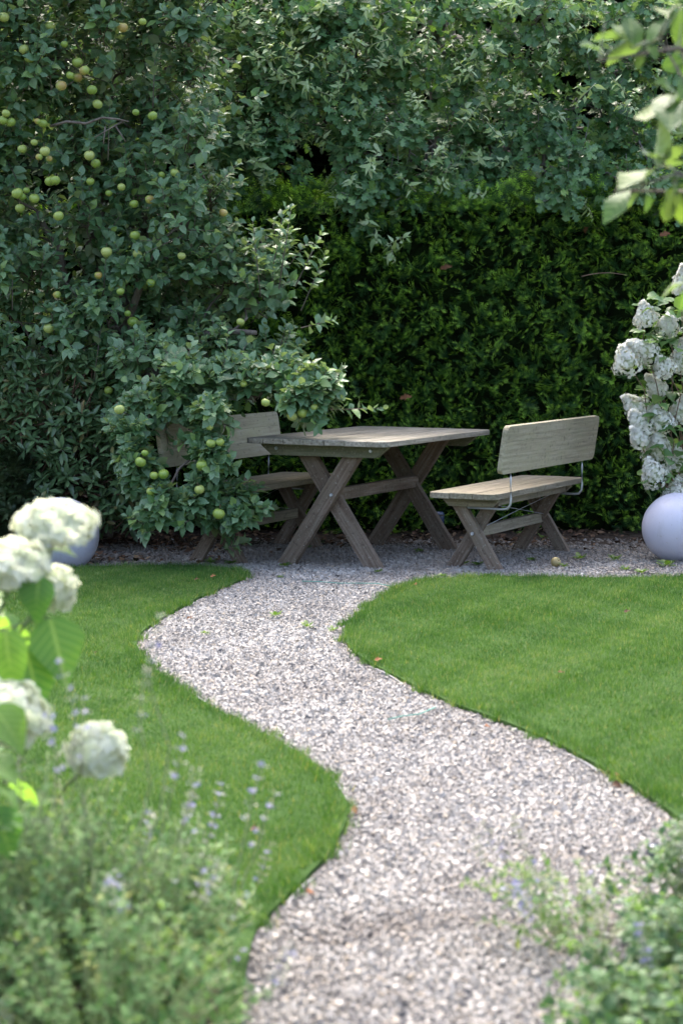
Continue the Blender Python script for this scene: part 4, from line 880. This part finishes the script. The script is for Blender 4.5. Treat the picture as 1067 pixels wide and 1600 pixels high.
def panicle():
    base = np.array([2.12, 11.95, .01]); t = thing('hydrangea', 'panicle hydrangea with cone-shaped white flower heads above the garden globe', 'hydrangea', base)
    hd = [(1008, 492, 21, 24), (1043, 506, 22, 20), (1064, 440, 16, 28), (1003, 546, 34, 20), (978, 562, 26, 28), (1036, 572, 20, 20), (1062, 560, 20, 34), (1022, 603, 26, 17), (993, 636, 30, 24), (1000, 660, 28, 22), (1031, 655, 28, 22), (996, 683, 22, 15), (1028, 702, 34, 26), (1020, 738, 28, 24), (1058, 722, 26, 28), (1053, 776, 34, 24), (1064, 640, 20, 26), (1100, 600, 24, 26), (1105, 700, 26, 24), (1098, 510, 20, 24)]
    Yb = 11.72
    for i, (px, py, rx, ry) in enumerate(hd):
        Y = Yb+rnd(-.08, .1)+.15*(px > 1070); k = Y/FPX; up = (rnd(-.75, .1), rnd(-.5, -.1), rnd(.35, .9)) if px < 1050 else (rnd(-.2, .4), rnd(-.5, 0), .9)
        flower_head(t, at(px, py, Y), min(rx, ry)*k*.96, max(rx, ry)*k*.94, up, 1, M['petal_cool'], 420, .012, base+np.array([rnd(-.05, .05), rnd(-.03, .05), .02]), M['woody_stem'], .0028)
    n = 330; px, py = RNG.uniform(1000, 1125, n), RNG.uniform(460, 765, n); P = np.array([at(a, b, c) for a, b, c in zip(px, py, RNG.uniform(11.62, 12.0, n))])
    a = RNG.uniform(0, 6.28, n); D = np.stack([np.cos(a)-.2, np.sin(a)-.3, RNG.uniform(-.6, .3, n)], 1)
    foliage(t, 'leaf', HYD_L, P, frames(D, np.array([0, -.3, 1])+RNG.normal(0, .35, (n, 3))), RNG.uniform(.06, .095, n), M['pan_leaf'])
panicle()

# ------------------------------------------------------------------ apple branch hanging in from the young tree beside the camera
def young_tree():
    base = np.array([1.32, 4.5, .036]); t = thing('young_apple_tree', 'young apple tree reaching leafy twigs in from outside, near the camera path', 'apple tree', base)
    t['label'] = 'young apple tree whose sparse bright leafy twigs overhang the right lawn'
    limb(t, curve_pts(base-np.array([0, 0, .03]), base+np.array([.02, .0, 2.5]), 0, .01, 8), np.linspace(.035, .018, 8), M['apple_bark'], 'trunk', 10)
    br = [((1180, 330), (1060, 270), (1000, 290), 4.42), ((1180, 200), (1090, 165), (1030, 60), 4.4), ((1180, 330), (1080, 300), (960, 298), 4.44), ((1170, 120), (1060, 75), (935, 95), 4.4), ((1180, 420), (1110, 400), (1075, 440), 4.46)]
    for a, b, c, Y in br:
        p0 = base+np.array([.02, 0, at(*a, Y)[2]-.05]); limb(t, [p0, at(*a, Y), at(*b, Y), at(*c, Y)], [.009, .007, .005, .002], M['apple_bark'], 'branch', 7)
    lv = [((985, 75), (965, 25), (.2, -.75, .7)), ((978, 62), (925, 58), (0, .1, 1)), ((1005, 72), (942, 100), (.1, .1, 1)), ((1012, 70), (1025, 85), (.3, -.5, 1)), ((1045, 20), (1035, 0), (0, -.5, 1)), ((1065, 10), (1058, 60), (.5, -.6, .5)), ((1040, 30), (1000, 65), (-.3, -.6, .6)), ((1070, 95), (1060, 130), (-.4, -.8, .3)), ((1060, 145), (1015, 165), (0, -.3, 1)), ((1055, 150), (1035, 115), (.2, -.7, .6)), ((985, 296), (942, 325), (-.2, -.4, .9)), ((1000, 298), (978, 325), (-.1, -.3, 1)), ((1012, 300), (1010, 335), (.5, -.6, .6)), ((1010, 270), (980, 285), (0, .2, 1)), ((1030, 250), (1008, 230), (-.2, -.6, .8)), ((1040, 262), (1062, 215), (.3, -.2, 1)), ((1045, 262), (1068, 240), (.2, .2, 1)), ((1040, 280), (1065, 268), (.1, -.5, 1)), ((1050, 290), (1043, 345), (.6, -.6, .3)), ((1062, 300), (1060, 350), (-.5, -.7, .3)), ((1072, 440), (1025, 462), (.1, -.5, 1)), ((1075, 445), (1062, 490), (.4, -.8, .3)), ((1070, 215), (1060, 170), (.3, -.7, .4)), ((1075, 120), (1062, 155), (.4, -.9, .2)), ((940, 80), (905, 66), (0, -.6, .9)), ((1000, 285), (1020, 262), (.2, -.4, 1)), ((945, 35), (925, 5), (0, .2, 1)), ((1075, 300), (1062, 285), (0, 0, 1)), ((1055, 195), (1040, 165), (.2, -.4, .8))]
    P = np.array([at(*a, 4.42+rnd(-.04, .04)) for a, b, q in lv]); T = np.array([at(*b, 4.4+rnd(-.05, .05)) for a, b, q in lv]); s = np.maximum(np.linalg.norm(T-P, axis=1), .045)*.95
    NV = np.array([q for *_, q in lv], float); k2 = RNG.permutation(len(lv))[:18]
    E0 = P[k2]+RNG.normal(0, .012, (18, 3)); E1 = E0+(T-P)[k2]*.75+RNG.normal(0, .03, (18, 3)); E0x = proj(E1)[0]; k3 = E0x > 960
    P, T, NV, s = np.concatenate([P, E0[k3]]), np.concatenate([T, E1[k3]]), np.concatenate([NV, NV[k2][k3]+RNG.normal(0, .3, (int(k3.sum()), 3))]), np.concatenate([s, np.linalg.norm(E1-E0, axis=1)[k3]])
    R = frames(T-P, NV)
    n = 260; a = RNG.uniform(0, 6.28, n); rr = RNG.uniform(.05, .5, n); P2 = base+np.stack([.1+rr*np.cos(a), rr*np.sin(a)*.8, RNG.uniform(1.2, 2.5, n)], 1); X, Yp, _ = proj(P2); keep = X > 1075; P2 = P2[keep]; a = a[keep]
    D2 = np.stack([np.cos(a), np.sin(a), RNG.uniform(-.3, .4, len(a))], 1)
    foliage(t, 'leaf', APPLE_L, np.concatenate([P, P2]), np.concatenate([R, frames(D2, np.array([0, 0, 1])+RNG.normal(0, .3, (len(a), 3)))]), np.concatenate([s, RNG.uniform(.06, .085, len(a))]), M['branch_leaf'])
    for i in range(len(P)):
        mid = min((np.array(at(*q, Y)) for a_, b_, c_, Y in br for q in (b_, c_)), key=lambda q: np.linalg.norm(q-P[i])); V, F = tube(np.stack([mid-base, (mid+P[i])/2-base+np.array([0, 0, .004]), P[i]-base]), [.002, .0016, .0012], 5); link('twig', mesh_np('twig', V, F, M['pale_stem']), t)
young_tree()

# ------------------------------------------------------------------ catmint and other low plants in the beds
def low_plant(name, label, cat, base, nst, hgt, spread, nleaf, lsize, shapes, mat, spikes, group, dead=.03, seed=0, bias=(0, 0)):
    base = np.array([*base, .034]); t = thing(name, label, cat, base, 0, group); L, st, dd, ll = [], [], [], []
    ends = []
    for i in range(nst):
        a = rnd(0, 6.28); q = math.sqrt(random.random()); e = np.array([math.cos(a)*q*spread+bias[0]*spread, math.sin(a)*q*spread+bias[1]*spread, hgt*(1-.55*q*q)*rnd(.7, 1.1)])
        b = np.array([math.cos(a), math.sin(a), 0])*q*spread*.3; P = curve_pts(b, e, 0, .03, 6, .12); L.append(tube(P, np.linspace(.0022, .0012, 6), 4)); ends.append((P[-2], P[-1]))
        for j in range(5): st.append(P[j]+base); dd.append(P[j+1]-P[j]); ll.append(np.linalg.norm(P[j+1]-P[j]))
    tag(link('stems', tubes_mesh('stems', L, M['mint_stem']), t), kind='stuff')
    st, dd, ll = np.array(st), np.array(dd), np.array(ll); k = st[:, 2] > .05; P, R, s = shoots(st[k], dd[k], ll[k], max(2, nleaf//5), lsize, .9, (5, 45), .0, .5, .3); s *= RNG.uniform(.6, 1.35, len(s))
    foliage(t, 'leaf', shapes, P, R, s, mat)
    for i in range(min(spikes, nst)):
        p0, p1 = ends[i]; d = norm(p1-p0)*.6+np.array([0, 0, .5]); d = norm(d); ln = rnd(.08, .15); V, F = tube(np.stack([p1, p1+d*ln]), [.0014, .0008], 4)
        sp = link('flower_spike', mesh_np('flower_spike', V, F, M['grey_stem']), t)
        nf = 46; tt = RNG.uniform(.1, 1, nf); tt = np.round(tt*6)/6+RNG.normal(0, .015, nf); th = RNG.uniform(0, 6.28, nf); A = norm(np.cross(d, np.array([.2, 1, .3]))); B = np.cross(d, A); ro = A*np.cos(th)[:, None]+B*np.sin(th)[:, None]
        Pp = p1+d*ln*tt[:, None]+ro*RNG.uniform(.004, .01, nf)[:, None]; isb = RNG.random(nf) < random.choice((.02, .05, .1, .35))
        for nm, mk, sel in (('florets', M['lavender'], isb), ('calyces', M['calyx'], ~isb)):
            if sel.sum() == 0: continue
            f = dict(owner=None, shapes=[PET] if nm == 'florets' else MINT_L[:1], P=Pp, R=frames(ro+d*.5, d+RNG.normal(0, .4, (nf, 3))), s=np.full(nf, .0062 if nm == 'florets' else .009), k=np.zeros(nf, int), r=RNG.random(nf), mat=mk)
            tag(link(nm, batch_mesh(nm, f, sel), sp), kind='stuff')
    return t
LG = 'catmint clumps in the bed left of the path'
low_plant('catmint', 'grey-green catmint with lavender spikes spilling over the path edge', 'catmint', (-.38, 3.82), 110, .36, .25, 30, .022, CAT_L, M['catmint'], 3, LG)
low_plant('catmint', 'tall tangled catmint in front of the snowball hydrangea', 'catmint', (-.62, 3.74), 130, .5, .27, 30, .022, CAT_L, M['catmint'], 3, LG)
low_plant('catmint', 'catmint below the lowest white snowball head with thin upright flower spikes', 'catmint', (-.58, 4.08), 110, .42, .28, 30, .021, CAT_L, M['catmint'], 3, LG)
low_plant('catmint', 'low catmint filling the front corner of the left bed', 'catmint', (-.42, 3.45), 120, .36, .3, 30, .022, CAT_L, M['catmint'], 3, LG)
low_plant('catmint', 'sparse catmint stems at the lawn side of the left bed', 'catmint', (-.33, 4.15), 55, .32, .18, 30, .02, CAT_L, M['catmint'], 3, LG)
RG = 'leafy clumps in the bed right of the path'
low_plant('leafy_perennial', 'bright green leafy clump at the corner of the right bed', 'perennial', (.64, 3.88), 80, .2, .25, 20, .023, MINT_L, M['lush'], 2, RG)
low_plant('leafy_perennial', 'taller green leafy clump beside the small dark blue spotlight', 'perennial', (.84, 4.4), 75, .26, .26, 20, .023, MINT_L, M['lush'], 2, RG)
low_plant('leafy_perennial', 'green leafy clump at the back of the right bed against the lawn', 'perennial', (.99, 4.8), 45, .28, .17, 18, .025, MINT_L, M['lush'], 2, RG)
low_plant('leafy_perennial', 'thin grey-green stems leaning over the gravel from the right bed', 'perennial', (.52, 4.25), 40, .18, .24, 15, .021, CAT_L, M['catmint'], 7, RG, bias=(-.2, .2))

low_plant('leafy_perennial', 'low bright green leafy clump hiding the front edge of the right bed', 'perennial', (.58, 3.6), 60, .17, .22, 18, .026, MINT_L, M['lush'], 2, RG)

# tall loose flower stems standing up from the left bed
def tall_stems():
    base = np.array([-.45, 3.95, .034]); t = thing('catmint', 'tall loose catmint stems with scattered pale blue flowers against the lawn', 'catmint', base, 0, LG); S0 = []
    for px, py, Y in ((255, 965, 3.6), (228, 1045, 3.6), (290, 1150, 3.75), (305, 1205, 3.75), (410, 1195, 3.9), (430, 1240, 3.95), (92, 1035, 3.7), (130, 1090, 3.7), (75, 1120, 3.7), (300, 1300, 3.8), (325, 1320, 3.8), (385, 1400, 3.85), (380, 1480, 3.8)):
        e = at(px, py, Y)-base; b = np.array([e[0]*.5+rnd(-.05, .05), e[1]*.6, -.01]); P = curve_pts(b, e, 0, .02, 7, .05); V, F = tube(P, np.linspace(.0018, .0008, 7), 4); sp = link('flower_stem', mesh_np('flower_stem', V, F, M['grey_stem']), t)
        nf = 20; d = norm(P[-1]-P[-2]); w0 = np.repeat(np.arange(5), 4)[:nf]; tt = w0*.022; A = norm(np.cross(d, np.array([.2, 1, .3]))); B = np.cross(d, A); th = RNG.uniform(0, 6.28, nf); ro = A*np.cos(th)[:, None]+B*np.sin(th)[:, None]
        Pp = e-d*tt[:, None]*1.3+ro*RNG.uniform(.004, .011, nf)[:, None]; isb = RNG.random(nf) < random.choice((.1, .2, .35))
        for nm, mk, sel in (('florets', M['lavender'], isb), ('calyces', M['calyx'], ~isb)):
            if sel.sum() == 0: continue
            f = dict(owner=None, shapes=[PET] if nm == 'florets' else MINT_L[:1], P=Pp, R=frames(ro+d*.5, d+RNG.normal(0, .4, (nf, 3))), s=np.full(nf, .0072 if nm == 'florets' else .0095), k=np.zeros(nf, int), r=RNG.random(nf), mat=mk); tag(link(nm, batch_mesh(nm, f, sel), sp), kind='stuff')
tall_stems()

# ------------------------------------------------------------------ small things
def weed(px, py, sc, label, group):
    p = grd(px, py); t = thing('weed', label, 'weed', (p[0], p[1], .01), 0, group)
    n = 9; a = np.arange(n)*2.4; D = np.stack([np.cos(a), np.sin(a), np.full(n, .5)+RNG.uniform(0, .6, n)], 1)
    for i in range(n):
        V, F, T = MINT_L[i % 2]; L = sc*rnd(.7, 1.2); Rm = frames(D[i:i+1], np.array([[0, 0, 1.]]))[0]; o = link('leaf', mesh_np('leaf', (Rm@(V*L).T).T+D[i]*.01*sc/.03, F, M['weed'], True), t)
for px, py, sc in ((538, 836, .05), (617, 838, .06), (655, 866, .03), (725, 885, .03), (690, 905, .025), (745, 888, .035), (830, 880, .03), (880, 890, .03), (905, 878, .04), (960, 880, .04), (975, 895, .03), (1000, 900, .04), (500, 852, .03), (480, 860, .03), (445, 890, .035), (360, 886, .04), (330, 884, .035), (590, 898, .025), (438, 906, .02), (320, 995, .022), (430, 968, .03), (480, 985, .03), (520, 990, .025), (850, 846, .04), (760, 905, .03), (1040, 890, .05)):
    weed(px, py, sc, 'small bright green weed growing in the gravel', 'weeds in the gravel')
def fallen(P, Nn, sc, label, group, shp):
    a = rnd(0, 6.28); D = np.array([[math.cos(a), math.sin(a), .15]]); Rm = frames(D, np.array([Nn], float))[0]; V, F, T = shp
    o = link('fallen_leaf', mesh_np('fallen_leaf', (Rm@(V*sc*np.array([1, 1, 1.6])).T).T, F, M['dead_leaf'], True)); o.location = P; tag(o, label, 'leaf', group)
for px, py in ((312, 905), (338, 900), (148, 1020), (405, 1296), (598, 1030), (870, 1050), (985, 955)):
    p = grd(px, py, .045); fallen(p, (rnd(-.3, .3), rnd(-.5, 0), 1), .032, 'orange-brown fallen leaf lying on the mown lawn', 'fallen leaves on the lawn', OAK_L[0])
for px, py in ((585, 884), (648, 912), (757, 1135), (960, 1212), (956, 1224), (548, 1262), (478, 1395), (300, 965)):
    p = grd(px, py, .025); fallen(p, (rnd(-.3, .3), rnd(-.5, .1), 1), .032, 'orange-brown fallen leaf lying on the gravel', 'fallen leaves on the gravel', APPLE_L[1])
for px, py in ((918, 355), (1046, 365), (707, 417), (644, 620)):
    fallen(at(px, py, 12.96), (0, -1, .4), .07, 'reddish dead leaf caught on the face of the yew hedge', 'dead leaves caught in the hedge', OAK_L[1])
def stone(px, py, r, label):
    p = grd(px, py); bm = bmesh.new(); bmesh.ops.create_icosphere(bm, subdivisions=2, radius=r)
    for v in bm.verts: v.co *= 1+.25*math.sin(v.co.x*170+v.co.y*90)*math.cos(v.co.z*140+1); v.co.z *= .7
    o = bm_obj('stone', bm, M['black_plastic'], None, True); o.location = (p[0], p[1], r*.6); tag(o, label, 'stone', 'dark stones on the path')
for px, py, r in ((498, 912, .016), (385, 985, .012), (275, 1055, .012), (405, 1066, .011)): stone(px, py, r, 'dark lump of stone lying on the pale path gravel')
def cord(pts, label):
    P = np.array([grd(*p, .022) for p in pts]); P[1:-1] += RNG.normal(0, .004, (len(P)-2, 3)); V, F = tube(P, .0025, 6); tag(link('garden_twine', mesh_np('garden_twine', V, F, M['cord'])), label, 'cord')
cord([(472, 908), (500, 910), (530, 910), (560, 911), (590, 913), (612, 916)], 'thin green cord lying on the gravel before the table')
cord([(606, 1124), (630, 1122), (655, 1115), (680, 1105)], 'short green cord lying on the path gravel by the right lawn edge')
def spot(loc, label, r, mat, h):
    t = thing('garden_spotlight', label, 'garden light', loc)
    V, F = tube([(0, 0, -.03), (0, 0, h*.45)], [.005, .007], 8); link('spike', mesh_np('spike', V, F, M['black_plastic']), t)
    V, F = tube([(0, 0, h*.4), (0, 0, h*.45), (0, 0, h*.9), (0, 0, h*.97), (0, 0, h)], [r*.6, r*.95, r, r*.85, r*.3], 20); link('housing', mesh_np('housing', V, F, mat), t)
    V, F = tube([(0, 0, h*.86), (0, 0, h*.9)], [r*1.06, r*1.06], 20); link('rim', mesh_np('rim', V, F, M['black_plastic'], False), t)
p = at(684, 820, 12.72); spot((p[0], p[1], 0), 'dark cylindrical garden light at the foot of the hedge behind the table', .042, M['navy'], .19)
p = grd(1022, 1352); spot((p[0], p[1]+.02, 0), 'small round dark blue garden light at the edge of the right bed', .017, M['navy'], .05)
def fallen_apple(px, py):
    p = grd(px, py, .03); bm = bmesh.new(); bmesh.ops.create_uvsphere(bm, u_segments=18, v_segments=12, radius=.03)
    for v in bm.verts:
        rr = math.hypot(v.co.x, v.co.y)/.03; v.co.z = v.co.z*.9-(.008*math.exp(-(rr/.3)**2) if v.co.z > 0 else -.004*math.exp(-(rr/.2)**2))
    t = thing('fallen_apple', 'brownish windfall apple lying on the gravel behind the right lawn', 'apple', (p[0], p[1], .036)); t.rotation_euler = (1., .3, .5)
    bm_obj('flesh', bm, flat_mat('windfall', (.3, .24, .1), .5, var=.4), t, True); V, F = tube([(0, 0, .016), (.003, 0, .036)], [.0015, .0018], 5); link('stalk', mesh_np('stalk', V, F, M['woody_stem']), t)
fallen_apple(868, 880)
# bare twigs in the hedge and on the soil
def twig(a, b, Y, r, label, mat='woody_stem'):
    p, q = at(*a, Y), at(*b, Y-.02); c = curve_pts(p, q, 0, .02, 6, .05); V, F = tube(c-p, np.linspace(r, r*.4, 6), 5); o = link('dead_twig', mesh_np('dead_twig', V, F, M[mat])); o.location = p; tag(o, label, 'twig')
twig((908, 432), (980, 430), 12.95, .004, 'thin bare reddish twig lying across the face of the hedge')

finish_foliage()
